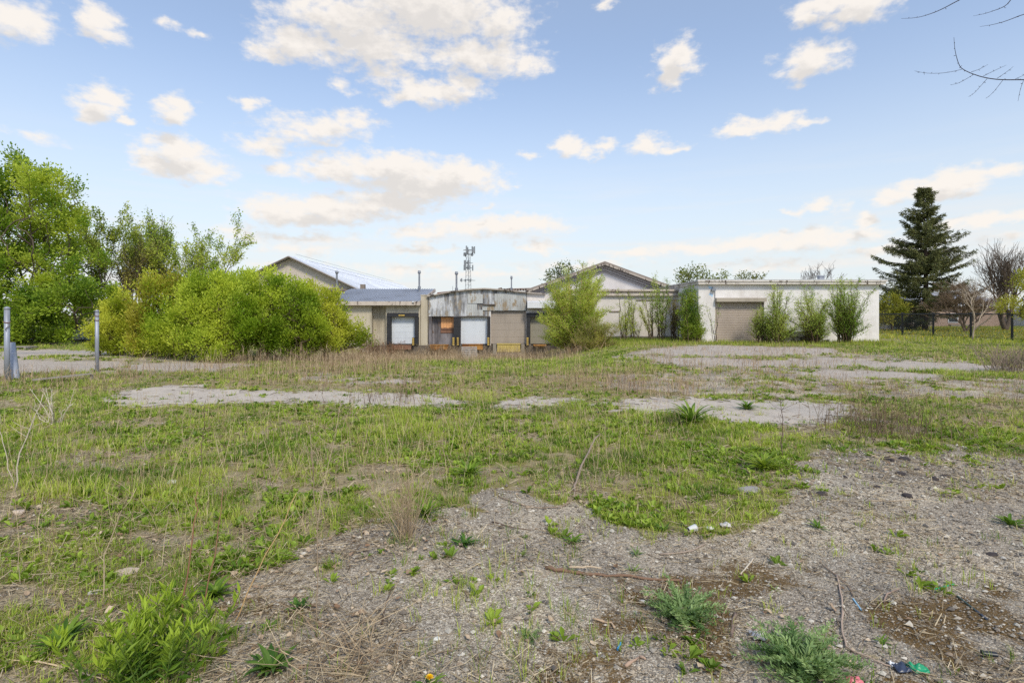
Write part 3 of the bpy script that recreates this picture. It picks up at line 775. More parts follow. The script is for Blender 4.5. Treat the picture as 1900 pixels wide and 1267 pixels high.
M['white_block'] = block_paint('white_painted_block', lin(232, 229, 228), lin(170, 160, 150), amount=.6, joint=.93)
M['cream_block'] = block_paint('cream_painted_block', lin(214, 207, 201), lin(160, 150, 142), .5, .25, .5, .92)
M['grey_base'] = paint('grey_base_band', lin(124, 116, 114), lin(70, 64, 60), .6)
M['fascia_peel'] = paint('peeling_white_fascia', lin(214, 206, 198), lin(120, 108, 98), .8, 2.0, True, .85, lin(96, 84, 76), .22, 3.2)
M['fascia_cream'] = paint('cream_fascia', lin(196, 184, 172), lin(110, 98, 88), .7, 2.5, True, .8, lin(80, 66, 56), .2, 3)
M['tan_metal'] = paint('tan_wall_sheet', lin(190, 180, 160), lin(118, 106, 88), .7, 1.6, True, .6)
M['tan_dark'] = paint('tan_wall_recess', lin(166, 152, 130), lin(96, 82, 66), .7, 1.8, True, .7)
M['peel_wall'] = paint('peeling_whitewash_sheet', lin(206, 208, 212), lin(58, 56, 60), .95, 1.5, True, .8, lin(148, 138, 124), .28, 3.0, lo=.42, hi=.6, fine=.25)
M['grime_wall'] = paint('grimy_grey_boards', lin(142, 138, 142), lin(48, 44, 48), .95, 1.4, True, .85, lin(112, 92, 78), .22, 2.2, lo=.4, hi=.62)
M['roof_blue'] = paint('galvanised_roof', lin(158, 164, 176), lin(104, 106, 114), .8, .6, False, .45, metal=.25)
M['roof_pale'] = paint('pale_metal_roof', lin(214, 218, 226), lin(168, 174, 184), .6, .3, False, .5, metal=.1)
M['roof_trim'] = paint('dark_roof_edge', lin(136, 124, 115), lin(70, 62, 58), .6)
M['roof_edge_peel'] = paint('flaking_roof_edge', lin(172, 162, 152), lin(70, 62, 58), .8, 2.4, False, .85, lin(60, 52, 48), .3, 3)
M['rust_flash'] = paint('rusty_flashing', lin(128, 88, 78), lin(70, 54, 50), .7)
M['gable_cream'] = block_paint('cream_gable_block', lin(206, 196, 184), lin(150, 136, 120), .4, .2, .55)
M['gable_lilac'] = paint('pale_gable_board', lin(212, 208, 208), lin(166, 160, 160), .5, 1.5)
M['soffit'] = paint('grey_verge_boards', lin(166, 160, 160), lin(110, 104, 104), .6, 3)
M['door_white'] = paint('white_dock_door', lin(208, 214, 222), lin(150, 152, 156), .5, 2, True, .5)
M['door_taupe'] = paint('taupe_door', lin(160, 149, 138), lin(112, 102, 92), .5, 1.2, True, .6)
M['door_grey'] = paint('grey_green_door', lin(140, 136, 122), lin(90, 88, 78), .5, 1.2, True, .6)
M['door_beige'] = paint('beige_roller', lin(176, 162, 150), lin(124, 112, 102), .5, 1.2, True, .6)
M['hood'] = paint('beige_hood', lin(168, 158, 144), lin(110, 100, 88), .5, 2)
M['black_pad'] = paint('black_rubber_pad', lin(38, 39, 44), lin(66, 64, 66), .5, 4)
M['bumper_y'] = paint('yellow_paint', lin(204, 172, 84), lin(96, 80, 58), .6, 6)
M['plate_y'] = paint('yellow_dock_plate', lin(192, 172, 100), lin(128, 100, 60), .65, 3, True, .6)
M['plate_o'] = paint('rusty_yellow_plate', lin(188, 138, 66), lin(120, 72, 44), .85, 3, True, .7, lo=.35, hi=.6)
M['rust'] = paint('rusted_steel', lin(132, 96, 76), lin(84, 58, 48), .8, 4)
M['concrete'] = paint('stained_concrete', lin(142, 134, 122), lin(74, 66, 56), .8, 1.4)
M['concrete_dark'] = paint('dark_dock_concrete', lin(104, 94, 84), lin(48, 42, 36), .8, 1.4)
M['plywood'] = paint('orange_plywood', lin(222, 164, 112), lin(160, 112, 80), .6, 3, False, .7)
M['pipe'] = paint('grey_vent_pipe', lin(138, 142, 150), lin(80, 78, 80), .6, 4, False, .5, metal=.3)
M['galv'] = paint('galvanised_post', lin(160, 166, 180), lin(112, 108, 108), .7, 4, True, .5, metal=.25)
M['steel_hazed'] = paint('hazed_tower_steel', lin(128, 133, 140), lin(100, 104, 108), .5, 1, False, .6)  # tower steel with distance haze painted into its paler grey; roof cables share it
M['black_metal'] = paint('black_fence_metal', lin(30, 31, 33), lin(52, 50, 48), .4, 6, False, .5)
M['old_wood'] = paint('weathered_grey_wood', lin(150, 142, 134), lin(96, 86, 76), .7, 6, False, .9)
M['old_wood_dark'] = paint('dark_old_wood', lin(88, 80, 74), lin(48, 42, 38), .7, 6, False, .9)
M['brick'] = block_paint('pinkish_brick', lin(178, 154, 140), lin(140, 116, 102), .22, .075, .5, .9)
M['shingle'] = paint('grey_shingles', lin(150, 152, 160), lin(104, 104, 112), .6, 2)
M['white_trim'] = paint('white_trim', lin(214, 216, 220), lin(160, 160, 160), .4, 3)
M['glass'] = paint('dark_window_glass', lin(48, 54, 62), lin(80, 88, 96), .4, 2, False, .12)
M['scribble'] = paint('pale_blue_paint', lin(176, 206, 232), lin(205, 214, 224), .6, 3)

S = .04; DK = 40.0                      # metres per photo pixel at the dock face
def X4(px): return (px - 950) * S
def Z4(py): return EYE - (py - HOR) * S
FLOOR = Z4(638); PIT = -2.2

def pipe_part(parent, px, ytop, ybot, d, r=.09):
    a = Acc(); p = P(px, ybot, d); q = P(px, ytop, d)
    a.tube([p - [0, 0, .6], q], r, 10); a.tube([p - [0, 0, .05], p + [0, 0, .16]], r * 1.7, 10)
    a.tube([q - [0, 0, .02], q + [0, 0, .08], q + [0, 0, .12], q + [0, 0, .26]], [r * 1.05, r * 1.9, r * 1.9, r * 1.4], 10)
    return a.build('vent_pipe', M['pipe'], parent)
def dock_pads(parent, px0, px1, py0, py1, w=.28, y=DK, top=True, left=True, right=True):
    a = Acc(); x0, x1, z0, z1 = X4(px0), X4(px1), Z4(py1), Z4(py0)
    rng = rng_(int(px0))
    for on, xa, xb in ((left, x0 - w, x0), (right, x1, x1 + w)):
        if not on: continue
        z = z0; a = Acc()
        while z < z1 - .02:                      # overlapping rubber flaps
            h = min(.16, z1 - z); j = rng.random() * .03
            a.box(xa + j, xb - .004, y - .22 - j, y - .012, z, z + h - .001); z += h
        a.build('dock_seal', M['black_pad'], parent)
    if top: a = Acc(); a.box(x0 - (w if left else 0), x1 + (w if right else 0), y - .26, y - .012, z1 + .004, z1 + .3); a.build('dock_seal', M['black_pad'], parent)
    return None
def bumper(parent, px, py0, py1):
    x = X4(px); a = Acc(); a.box(x - .085, x + .085, DK - .42, DK - .235, Z4(py1), Z4(py0))
    o = a.build('dock_bumper', M['black_pad'], parent)
    b = Acc(); z0, z1 = Z4(py1), Z4(py0); n = 4
    for i in range(n):
        h = (z1 - z0) / n; b.box(x - .07, x + .07, DK - .432, DK - .418, z0 + h * i + h * .12, z0 + h * i + h * .78)
    b.build('yellow_mark', M['bumper_y'], o)

# ---- metal shed at the left end of the docks
shed = thing('metal_shed', 'tan profiled metal shed with a blue grey sloping roof beside the peeling arched dock front', 'shed', (X4(715), 43, float(PIT) + .8))
a = Acc()
xl, xr = X4(600), X4(794)
door = (726, 770, 588, 638)
ribbed_wall(a, xl, X4(690), PIT, Z4(563), DK - .02, .3, .02)
ribbed_wall(a, X4(690), X4(716), PIT, Z4(563), DK + .5, .16, .02)
ribbed_wall(a, X4(716), X4(door[0]) - .3, PIT, Z4(563), DK, .2, .03)
ribbed_wall(a, X4(door[0]) - .3, X4(door[1]) + .3, Z4(door[2]) - .01, Z4(563), DK, .2, .03)
ribbed_wall(a, X4(door[1]) + .3, X4(780), PIT, Z4(563), DK, .2, .03)
a.box(X4(689), X4(690), DK - .02, DK + .55, PIT, Z4(563)); a.box(X4(716), X4(717), DK - .02, DK + .55, PIT, Z4(563))
a.build('wall', M['tan_metal'], shed)
a = Acc(); a.box(xl, X4(780), DK + 6.0, DK + 6.15, PIT, 3.6); a.build('back_wall', M['tan_metal'], shed)
a = Acc(); a.box(X4(781), X4(793.5), DK - .05, DK + .3, PIT, Z4(549)); a.box(X4(780.5), X4(795), DK - .08, DK + .33, Z4(549) + .003, Z4(547)); a.build('corner_post', M['tan_metal'], shed)
a = Acc()                                       # standing-seam roof
ye, yb = DK - .45, 46.0; ze, zb_ = EYE + 24 * .03955, EYE + 46.5 * .046
xle, xre = -350 * .03955, -172 * .03955; xlb, xrb = xle, -6.62
nx = 36
for i in range(nx):
    u0, u1 = i / nx, (i + 1) / nx
    p = [np.array([xle + (xre - xle) * u0, ye, ze]), np.array([xle + (xre - xle) * u1, ye, ze]), np.array([xlb + (xrb - xlb) * u1, yb, zb_]), np.array([xlb + (xrb - xlb) * u0, yb, zb_])]
    dn = np.array([0, 0, -.06])
    a.add(p + [q + dn for q in p], [(0, 1, 2, 3), (7, 6, 5, 4), (0, 4, 5, 1), (2, 6, 7, 3), (1, 5, 6, 2), (3, 7, 4, 0)])
    a.bar(p[1] + [0, 0, .025], p[2] + [0, 0, .025], .045, .05)
a.build('roof', M['roof_blue'], shed)
a = Acc(); a.box(xle, xre + .05, ye - .05, ye - .005, ze - .3, ze - .01)
for i in range(9): a.box(xle + 1.1 + i * .7, xle + 1.14 + i * .7, ye - .062, ye - .052, ze - .28, ze - .03)
a.bar((xre + .03, ye, ze - .12), (-6.55, yb, zb_ - .12), .06, .26)
a.build('fascia', M['fascia_cream'], shed)
def dock_door(parent, px0, px1, py0, py1, mat, pitch=.43, y=DK + .18):
    a = Acc(); roller(a, X4(px0), X4(px1), Z4(py1), Z4(py0), y, pitch, .012, .05); return a.build('dock_door', mat, parent)
dock_door(shed, *door, M['door_white'])
dock_pads(shed, *door)
bumper(shed, 768.5, 626, 640)
a = Acc(); a.box(X4(728), X4(764), DK - .3, DK + .1, Z4(648), Z4(640)); a.build('dock_plate', M['rust'], shed)
a = Acc(); a.box(X4(741), X4(752), DK - .285, DK - .262, Z4(586), Z4(584)); a.build('clearance_sign', M['bumper_y'], shed)
a = Acc(); a.box(X4(767.5), X4(771), DK - .62, DK - .5, Z4(561.5), Z4(559.5)); a.build('wall_lamp', M['white_trim'], shed)
pipe_part(shed, 778, 508, 535, 44.5, .075)

# ---- arched loading-dock front
dock = thing('loading_dock_building', 'low dock building with a curved roofline, peeling whitewashed sheets and three dock bays', 'warehouse', (X4(900), DK + 3, float(PIT) + .8))
_ax = [795, 830, 870, 900, 940, 985, 1060]; _ay = [551, 544, 538.5, 537, 540, 545, 550]
def arch(x): return float(np.interp(x / S + 950, _ax, [Z4(v) for v in _ay]))
bays = {'boarded': (801, 842, 587, 638), 'white': (855, 904, 588, 638), 'taupe': (911, 976, 578, 638), 'grey': (984, 1046, 588, 638)}
a = Acc()
ribbed_wall(a, X4(795) + .004, X4(854), Z4(587), arch, DK, .12, .018)
ribbed_wall(a, X4(854) + .002, X4(910), Z4(587.5), arch, DK - .012, .12, .018)
ribbed_wall(a, X4(910) + .002, X4(978), Z4(577), arch, DK - .004, .12, .018)
a.build('upper_wall', M['peel_wall'], dock)
a = Acc()
ribbed_wall(a, X4(978) + .002, X4(1060), Z4(572), arch, DK - .01, .3, .01)
a.build('end_wall', M['cream_block'], dock)
a = Acc()                                       # uneven patch sheets nailed over the whitewash
for x0, x1, y0, y1, dy in ((868, 896, 546, 563, .045), (896, 918, 564, 566.5, .07), (895, 917, 566.5, 576, .05), (866, 885, 564, 586, .04), (885, 896, 575, 586, .045), (918, 976, 545, 576, .03)):
    ribbed_wall(a, X4(x0), X4(x1), Z4(y1), Z4(y0), DK - dy - .02, .14, .014, .03)
a.build('patch_sheet', paint('patch_sheet', lin(182, 184, 184), lin(110, 104, 96), .9, 1.6, True, .8, lin(150, 134, 112), .25, 2), dock)
a = Acc(); a.box(X4(896), X4(919), DK - .18, DK - .1, Z4(566.4), Z4(564.2)); a.build('ledge', M['old_wood_dark'], dock)
a = Acc()
a.box(X4(795) + .006, X4(855), DK + .5, DK + .62, PIT, Z4(587) + .05)
a.box(X4(842), X4(855), DK + .02, DK + .5, PIT, Z4(587) - .003); a.box(X4(795) + .008, X4(801), DK + .02, DK + .5, PIT, Z4(587) - .003)
a.build('lower_wall', M['grime_wall'], dock)
a = Acc()
for i in range(5): a.box(X4(817) + i * .2, X4(817) + i * .2 + .19, DK + .44, DK + .492, Z4(609) + .02 * (i % 2), Z4(588.3))
a.build('plywood_board', M['plywood'], dock)
a = Acc(); a.box(X4(816), X4(841), DK + .45, DK + .494, Z4(618), Z4(610)); a.box(X4(818), X4(842), DK + .4, DK + .446, Z4(612), Z4(610.6)); a.build('rusted_panel', M['rust'], dock)
for b_ in ((X4(904), X4(911), DK + .01, DK + .3, PIT, Z4(577.5)), (X4(976) , X4(984), DK + .01, DK + .3, PIT, Z4(572) - .002), (X4(1046), X4(1062), DK + .01, DK + .3, PIT, Z4(572) - .002), (X4(984) + .002, X4(1046) - .002, DK + .01, DK + .3, Z4(588), Z4(572) - .004)):
    a = Acc(); a.box(*b_); a.build('pier', M['cream_block'], dock)
dock_door(dock, *bays['white'], M['door_white'], .9)
dock_pads(dock, *bays['white'], w=.24, top=False)
a = Acc(); a.box(X4(849), X4(909), DK - .1, DK - .035, Z4(588), Z4(586.5)); a.build('door_lintel', M['old_wood_dark'], dock)
dock_door(dock, *bays['taupe'], M['door_taupe'], .52)
dock_door(dock, *bays['grey'], M['door_grey'], .5)
dock_pads(dock, *bays['grey'], w=.3)
dock_pads(dock, 801, 842, 588, 638, w=.3, top=False, left=False)
for px in (842.5, 850.5, 906.5, 978.5): bumper(dock, px, 625, 640)
a = Acc(); a.box(X4(978), X4(1048), DK - .75, DK - .03, Z4(572), Z4(571)); a.box(X4(978), X4(1048), DK - .78, DK - .7, Z4(571.6), Z4(561)); a.add([(X4(978), DK - .7, Z4(561)), (X4(1048), DK - .7, Z4(561)), (X4(1048), DK - .03, Z4(558)), (X4(978), DK - .03, Z4(558))], [(0, 1, 2, 3)]); a.build('awning', M['white_trim'], dock)
a = Acc()                                       # foundation under the bays
a.box(X4(690), X4(1060), DK - .06, DK + .2, PIT, Z4(640) - .02); a.build('foundation', M['concrete_dark'], dock)
def plate(parent, px0, px1, py0, py1, mat, out=.45, legs=True):
    a = Acc(); x0, x1 = X4(px0), X4(px1)
    a.box(x0, x1, DK - out, DK - .09, Z4(py1), Z4(py0))
    for i in range(6): a.box(x0 + (x1 - x0) * (i + .45) / 6, x0 + (x1 - x0) * (i + .55) / 6, DK - out - .03, DK - out + .002, Z4(py1) + .02, Z4(py0) - .05)
    a.box(x0 - .03, x1 + .03, DK - out - .05, DK - .02, Z4(py0), Z4(py0) + .05)
    return a.build('dock_plate', mat, parent)
plate(dock, 859, 896, 639, 648, M['plate_o']); plate(dock, 800, 832, 640, 648, M['plate_o']); plate(dock, 923, 965, 638, 652, M['plate_y'], .6); plate(dock, 990, 1012, 640, 642, M['plate_o'])
a = Acc(); a.box(X4(915), X4(921.5), DK - .5, DK - .07, PIT, Z4(638)); a.box(X4(966.5), X4(973), DK - .5, DK - .07, PIT, Z4(638)); a.box(X4(915), X4(973), DK - .6, DK - .1, PIT, Z4(653.5)); a.build('plate_frame', M['concrete'], dock)
a = Acc()                                       # curved roof with a light edge board
xs = np.linspace(X4(793), X4(1012), 30)
for i in range(len(xs) - 1):
    z0, z1 = arch(xs[i]), arch(xs[i + 1])
    a.add([(xs[i], DK - .25, z0 + .004), (xs[i + 1], DK - .25, z1 + .004), (xs[i + 1], DK + 11, z1 + .004), (xs[i], DK + 11, z0 + .004),
           (xs[i], DK - .25, z0 + .1), (xs[i + 1], DK - .25, z1 + .1), (xs[i + 1], DK + 11, z1 + .1), (xs[i], DK + 11, z0 + .1)],
          [(3, 2, 1, 0), (4, 5, 6, 7), (0, 1, 5, 4), (2, 3, 7, 6)])
a.build('roof', M['roof_edge_peel'], dock)
a = Acc()
rr = rng_(5)
for x0, x1, y0, y1, d in ((812, 862, 537.5, 545, 43), (862, 900, 535.5, 540, 44), (900, 985, 534.5, 539, 46)):
    p0, p1 = P(x0, y1, d), P(x1, y0 if x1 > 880 else y1 - 4, d)
    a.bar(p0, P(x1, y0 + 2, d), .5, .18)
a.build('roof_flashing', M['rust_flash'], dock)
a = Acc()
for i in range(16):
    px = 905 + i * 5; p = P(px, 536.5 + rr.random() * 1.2, 45); a.bar(p, p + [.3, 0, (rr.random() - .5) * .12], .1, .12 + .12 * rr.random())
a.build('roof_debris', M['roof_trim'], dock)
pipe_part(dock, 847, 510, 538, 43, .075); pipe_part(dock, 949, 518, 537, 44, .05)
a = Acc(); a.bar(P(840, 540, 42), P(840, 531, 42), .03); a.build('roof_rod', M['pipe'], dock)
a = Acc(); a.box(X4(795) + .05, X4(1058), DK + 9, DK + 9.2, PIT, 2.9); a.build('back_wall', M['cream_block'], dock)

# ---- gabled hall behind the middle wall
hall = thing('gabled_hall', 'pale gabled hall with layered verge boards behind a long cream block wall', 'warehouse', (6.5, 40, -.3))
D2 = 42.0; s2 = D2 / F
gx0, gx1, gxr = (985 - 950) * s2, (1252 - 950) * s2, (1120 - 950) * s2
ge, gr = EYE + (583 - 537.5) * s2, EYE + (583 - 489) * s2
a = Acc(); a.add([(gx0, D2, -.6), (gx1, D2, -.6), (gx1, D2, ge), (gxr, D2, gr - .05), (gx0, D2, ge), (gx0, D2 + .2, -.6), (gx1, D2 + .2, -.6), (gx1, D2 + .2, ge), (gxr, D2 + .2, gr - .05), (gx0, D2 + .2, ge)],
      [(0, 1, 2, 4), (5, 9, 7, 6), (0, 4, 9, 5), (1, 6, 7, 2)], [(4, 2, 3), (9, 8, 7)])
a.build('gable_wall', M['gable_lilac'], hall)
a = Acc()
for sx_, ex in ((-1, gx0 - .35), (1, gx1 + .35)):
    ze_ = ge - (abs(ex - gxr) - (abs((gx0 if sx_ < 0 else gx1) - gxr))) * (gr - ge) / abs((gx0 if sx_ < 0 else gx1) - gxr)
    p = [np.array([ex, D2 - .6, ze_]), np.array([gxr, D2 - .6, gr]), np.array([gxr, D2 + 34, gr]), np.array([ex, D2 + 34, ze_])]
    up = np.array([0, 0, .12]); a.add([q for q in p] + [q + up for q in p], [(0, 1, 2, 3), (7, 6, 5, 4), (0, 4, 5, 1), (0, 3, 7, 4), (2, 6, 7, 3)])
a.build('roof', M['roof_trim'], hall)
for nm, mat_, o1, o2, dy in (('verge_board', M['roof_edge_peel'], .0, .16, .64), ('verge_board', M['soffit'], .2, .34, .3), ('verge_board', M['soffit'], .40, .52, .2), ('verge_board', M['soffit'], .58, .68, .1)):
    a = Acc()
    for xe in (gx0 - .2, gx1 + .2):
        sl = (gr - ge) / (gx1 - gxr)
        za = gr - sl * abs(xe - gxr) * (1 if xe > gxr else (gx1 - gxr) / (gxr - gx0))
        V = [(xe, D2 - dy, za - o2), (gxr, D2 - dy, gr - o2), (gxr, D2 - dy, gr - o1 - .004), (xe, D2 - dy, za - o1 - .004)]
        V += [(x, D2 - dy + .05, z) for x, y, z in V]
        a.add(V, [(0, 1, 2, 3), (7, 6, 5, 4), (0, 4, 5, 1), (3, 2, 6, 7), (0, 3, 7, 4)])
    a.build(nm, mat_, hall)
DM = 37.5; sm = DM / F
def XM(px): return (px - 950) * sm
def ZM(py): return EYE - (py - HOR) * sm
a = Acc(); a.box(XM(1050), 11.6, DM, DM + .3, ZM(624), ZM(548)); a.box(XM(1050), XM(1050) + .3, DM + .304, D2 + .6, -1.4, ZM(549)); a.build('front_wall', M['cream_block'], hall)
a = Acc(); a.box(XM(1050) - .02, 11.6, DM - .07, DM + .28, -1.2, ZM(623.5)); a.build('base_band', M['grey_base'], hall)
a = Acc(); a.box(XM(1050) - .05, 11.7, DM - .22, DM + .5, ZM(549) + .003, ZM(545)); a.box(XM(1050) - .05, 11.7, DM - .1, DM + .5, ZM(545) + .003, ZM(540.5)); a.box(XM(1050) - .05, 11.7, DM - .28, DM + .5, ZM(540.5) + .003, ZM(537)); a.build('cornice', M['fascia_cream'], hall)
a = Acc(); a.box(XM(1050), 11.6, DM + .5, D2 - .1, ZM(541), ZM(538.5)); a.build('flat_roof', M['roof_trim'], hall)
a = Acc()
for (x0, x1, y) in ((1130, 1149, 578), (1180, 1270, 557)): a.box(XM(x0), XM(x1), DM - .05, DM - .003, ZM(y + 1.2), ZM(y - 1.2))
a.build('wall_slot', M['roof_trim'], hall)
a = Acc(); a.box(gx0, gx0 + .2, D2 + .25, D2 + 34, -.6, ge - .1); a.box(gx1 - .2, gx1, D2 + .25, D2 + 34, -.6, ge - .1); a.build('side_wall', M['gable_cream'], hall)

# ---- white block garage on the right
DG = 33.3; sg = DG / F
def XG(px): return (px - 950) * sg
def ZG(py): return EYE - (py - HOR) * sg
gar = thing('block_garage', 'flat roofed white painted block garage with a beige roller door and peeling roof edge', 'garage', (XG(1465), DG + 3, 0))
x0, x1 = XG(1296), XG(1631); dx0, dx1 = XG(1327), XG(1418); zt = ZG(528); zd = ZG(559)
a = Acc()
a.box(x0, dx0, DG, DG + .25, -.5, zt); a.box(dx1, x1, DG, DG + .25, -.5, zt); a.box(dx0 + .002, dx1 - .002, DG + .003, DG + .25, zd, zt)
a.box(x0, x0 + .25, DG + .252, DG + 9, -.5, zt); a.box(x1 - .25, x1, DG + .252, DG + 9, -.5, zt); a.box(x0 + .26, x1 - .26, DG + 8.75, DG + 9, -.5, zt)
a.build('wall', M['white_block'], gar)
a = Acc(); a.box(x0 - .1, x1 + .22, DG - .3, DG + 9.2, zt + .004, ZG(523.5)); a.box(x0 - .16, x1 + .28, DG - .36, DG + 9.3, ZG(523.5) + .004, ZG(520.5)); a.build('roof', M['fascia_peel'], gar)
a = Acc(); a.box(x0 - .18, x1 + .3, DG - .38, DG - .1, ZG(520.5) + .004, ZG(519)); a.build('roof_edge', M['white_trim'], gar)
a = Acc(); roller(a, dx0 + .02, dx1 - .02, -.1, zd - .02, DG + .14, .105, .02, .22); a.build('roller_door', M['door_beige'], gar)
a = Acc(); a.box(dx0 - .02, dx1 + .02, DG - .3, DG - .005, ZG(560), ZG(553)); a.build('door_hood', M['hood'], gar)
a = Acc(); a.box(XG(1319), XG(1326), DG - .22, DG - .06, ZG(540), ZG(536)); a.tube([(XG(1322.5), DG - .14, ZG(536)), (XG(1322.5), DG - .14, ZG(533.6)), (XG(1322.5), DG - .004, ZG(533.2))], .04, 8); a.bar((XG(1326.3), DG - .03, ZG(538)), (XG(1326.3), DG - .03, ZG(553)), .03)
a.build('wall_lamp', M['pipe'], gar)
rr = rng_(3)
for px, py, w, h in ((1319, 534, 9, 4), (1317.5, 546, 5, 3.5), (1321, 548, 4, 5), (1315.5, 531.5, 4, 3)):
    a = Acc(); n = 14; c = (XG(px), DG - .004 - rr.random() * .002, ZG(py)); t_ = np.linspace(0, 2 * pi, n, endpoint=False)
    rad = .7 + .6 * rr.random(n); V = [c] + [(c[0] + cos(t) * w * sg / 2 * r_, c[1], c[2] + sin(t) * h * sg / 2 * r_) for t, r_ in zip(t_, rad)]
    a.add(V, None, [(0, 1 + i, 1 + (i + 1) % n) for i in range(n)])
    a.build('paint_splash', M['scribble'], gar)
p = P(1523, 519, DG + 3); a = Acc(); a.box(p[0] - .16, p[0] + .16, p[1] - .15, p[1] + .15, p[2] - .1, p[2] + .2); a.box(p[0] - .2, p[0] + .2, p[1] - .19, p[1] + .19, p[2] + .204, p[2] + .27); a.build('roof_vent', M['roof_blue'], gar)
a = Acc(); a.box(XG(1436), XG(1452), DG - .03, DG - .003, ZG(590), ZG(583)); a.build('wall_patch', M['cream_block'], gar)
a = Acc(); a.box(XG(1474), XG(1494), DG - .03, DG - .003, ZG(562), ZG(560.4)); a.build('wall_patch', M['cream_block'], gar)

# ---- big warehouse with the cream gable on the left
DW = 50.0; sw = DW / F
wh = thing('warehouse', 'large gabled warehouse with cream end wall and long pale metal roof behind the bushes', 'warehouse', ((540 - 950) * sw, DW + 20, -.2))
xr = (540 - 950) * sw; zr = EYE + (583 - 477) * sw; xe = (665 - 950) * sw; ze = EYE + (583 - 536) * sw; xw = 2 * xr - xe
a = Acc(); a.add([(xw, DW, -.5), (xe, DW, -.5), (xe, DW, ze), (xr, DW, zr - .1), (xw, DW, ze), (xw, DW + .25, -.5), (xe, DW + .25, -.5), (xe, DW + .25, ze), (xr, DW + .25, zr - .1), (xw, DW + .25, ze)], [(0, 1, 2, 4), (5, 9, 7, 6), (0, 4, 9, 5), (1, 6, 7, 2)], [(4, 2, 3), (9, 8, 7)])
a.build('gable_wall', M['gable_cream'], wh)
a = Acc(); a.box(xe - .25, xe, DW + .3, DW + 50, -.5, ze - .15); a.box(xw, xw + .25, DW + .3, DW + 50, -.5, ze - .15); a.build('side_wall', M['gable_cream'], wh)
a = Acc(); slope = (zr - ze) / (xe - xr)
for sgn in (1, -1):
    ex = xr + sgn * (xe - xr + .5); zz = zr - slope * (xe - xr + .5)
    n = 34
    for i in range(n):
        y0, y1 = DW - .5 + 50.5 * i / n, DW - .5 + 50.5 * (i + 1) / n
        V = [(xr, y0, zr), (ex, y0, zz), (ex, y1, zz), (xr, y1, zr)]; V += [(x, y, z + .1) for x, y, z in V]
        a.add(V, [(0, 1, 2, 3), (7, 6, 5, 4), (0, 4, 5, 1), (1, 5, 6, 2)])
        a.bar((xr, y1, zr + .13), (ex, y1, zz + .13), .06, .08)
a.build('roof', M['roof_pale'], wh)
a = Acc(); slope_dx = xe - xr + .5
for sgn in (1, -1): a.bar((xr + .02 * sgn, DW - .56, zr - .03), (xr + sgn * slope_dx, DW - .56, zr - slope * slope_dx - .03), .08, .22, up=(0, 1, 0))
a.build('verge_board', M['roof_trim'], wh)
a = Acc(); a.box((600 - 950) * sw, xe + .6, DW - .3, DW - .05, ze - .2, ze + .02); a.box(xe + .3, xe + .7, DW - .5, DW - .1, ze - .1, ze + .4); a.build('gutter', M['roof_trim'], wh)
a = Acc()
for i in range(3): a.bar((xr + .6 + i * 1.2, DW - .4, zr - slope * (.6 + i * 1.2) + .5 - i * .05), (xr + 1.2 + i * 1.4, DW + 38, zr - slope * (1.2 + i * 1.4) + .6), .018)
a.build('roof_cable', M['steel_hazed'], wh)
pipe_part(wh, 625, 508, 534, 48.5, .085)

# ---- brick house beyond the fence
DH = 76.0; sh = DH / F
def XH(px): return (px - 950) * sh
def ZH(py): return EYE - (py - HOR) * sh
hs = thing('brick_house', 'low pinkish brick house behind the conifer with white framed windows', 'house', (XH(1770), DH + 4, 0))
a = Acc(); a.box(XH(1676), XH(1868), DH, DH + .3, -.6, ZH(566)); a.box(XH(1676), XH(1676) + .3, DH + .302, DH + 9, -.6, ZH(566)); a.box(XH(1868) - .3, XH(1868), DH + .302, DH + 9, -.6, ZH(566)); a.build('wall', M['brick'], hs)
a = Acc(); e0, e1 = XH(1668), XH(1876); zz = ZH(566); zr_ = ZH(540)
V = [(e0, DH - .6, zz), (e1, DH - .6, zz), (e1 - 3, DH + 5, zr_), (e0 + 3, DH + 5, zr_), (e0, DH + 10, zz), (e1, DH + 10, zz)]
a.add(V, [(0, 1, 2, 3), (4, 3, 2, 5), (0, 4, 5, 1)], [(0, 3, 4), (1, 5, 2)]); a.build('roof', M['shingle'], hs)
a = Acc(); a.box(e0 - .02, e1 + .02, DH - .66, DH - .61, zz - .22, zz + .03); a.build('eave', M['white_trim'], hs)
for px0, px1, py0, py1 in ((1760, 1776, 582.5, 597.5), (1700, 1709, 585, 597)):
    a = Acc(); w = .1
    xa, xb, za, zb2 = XH(px0), XH(px1), ZH(py1), ZH(py0)
    a.box(xa - w, xb + w, DH - .07, DH - .004, za - w, za); a.box(xa - w, xb + w, DH - .07, DH - .004, zb2, zb2 + w); a.box(xa - w, xa, DH - .068, DH - .004, za + .001, zb2 - .001); a.box(xb, xb + w, DH - .068, DH - .004, za + .001, zb2 - .001); a.box(xa, xb, DH - .066, DH - .03, (za + zb2) / 2 - .03, (za + zb2) / 2 + .03)
    wdw = a.build('window', M['white_trim'], hs)
    b = Acc(); b.box(xa + .002, xb - .002, DH - .05, DH - .006, za + .002, zb2 - .002); b.build('pane', M['glass'], wdw)
a = Acc(); a.box(XH(1712), XH(1728), DH - .06, DH - .004, -.3, ZH(562)); hd = a.build('door', M['roof_trim'], hs)
a = Acc(); a.box(XH(1717), XH(1719), DH - .075, DH - .062, .1, ZH(564)); a.build('door_panel', M['white_trim'], hd)
a = Acc(); a.box(XH(1752), XH(1784), DH - 1.2, DH - .7, -.4, ZH(602)); a.build('step', M['concrete'], hs)

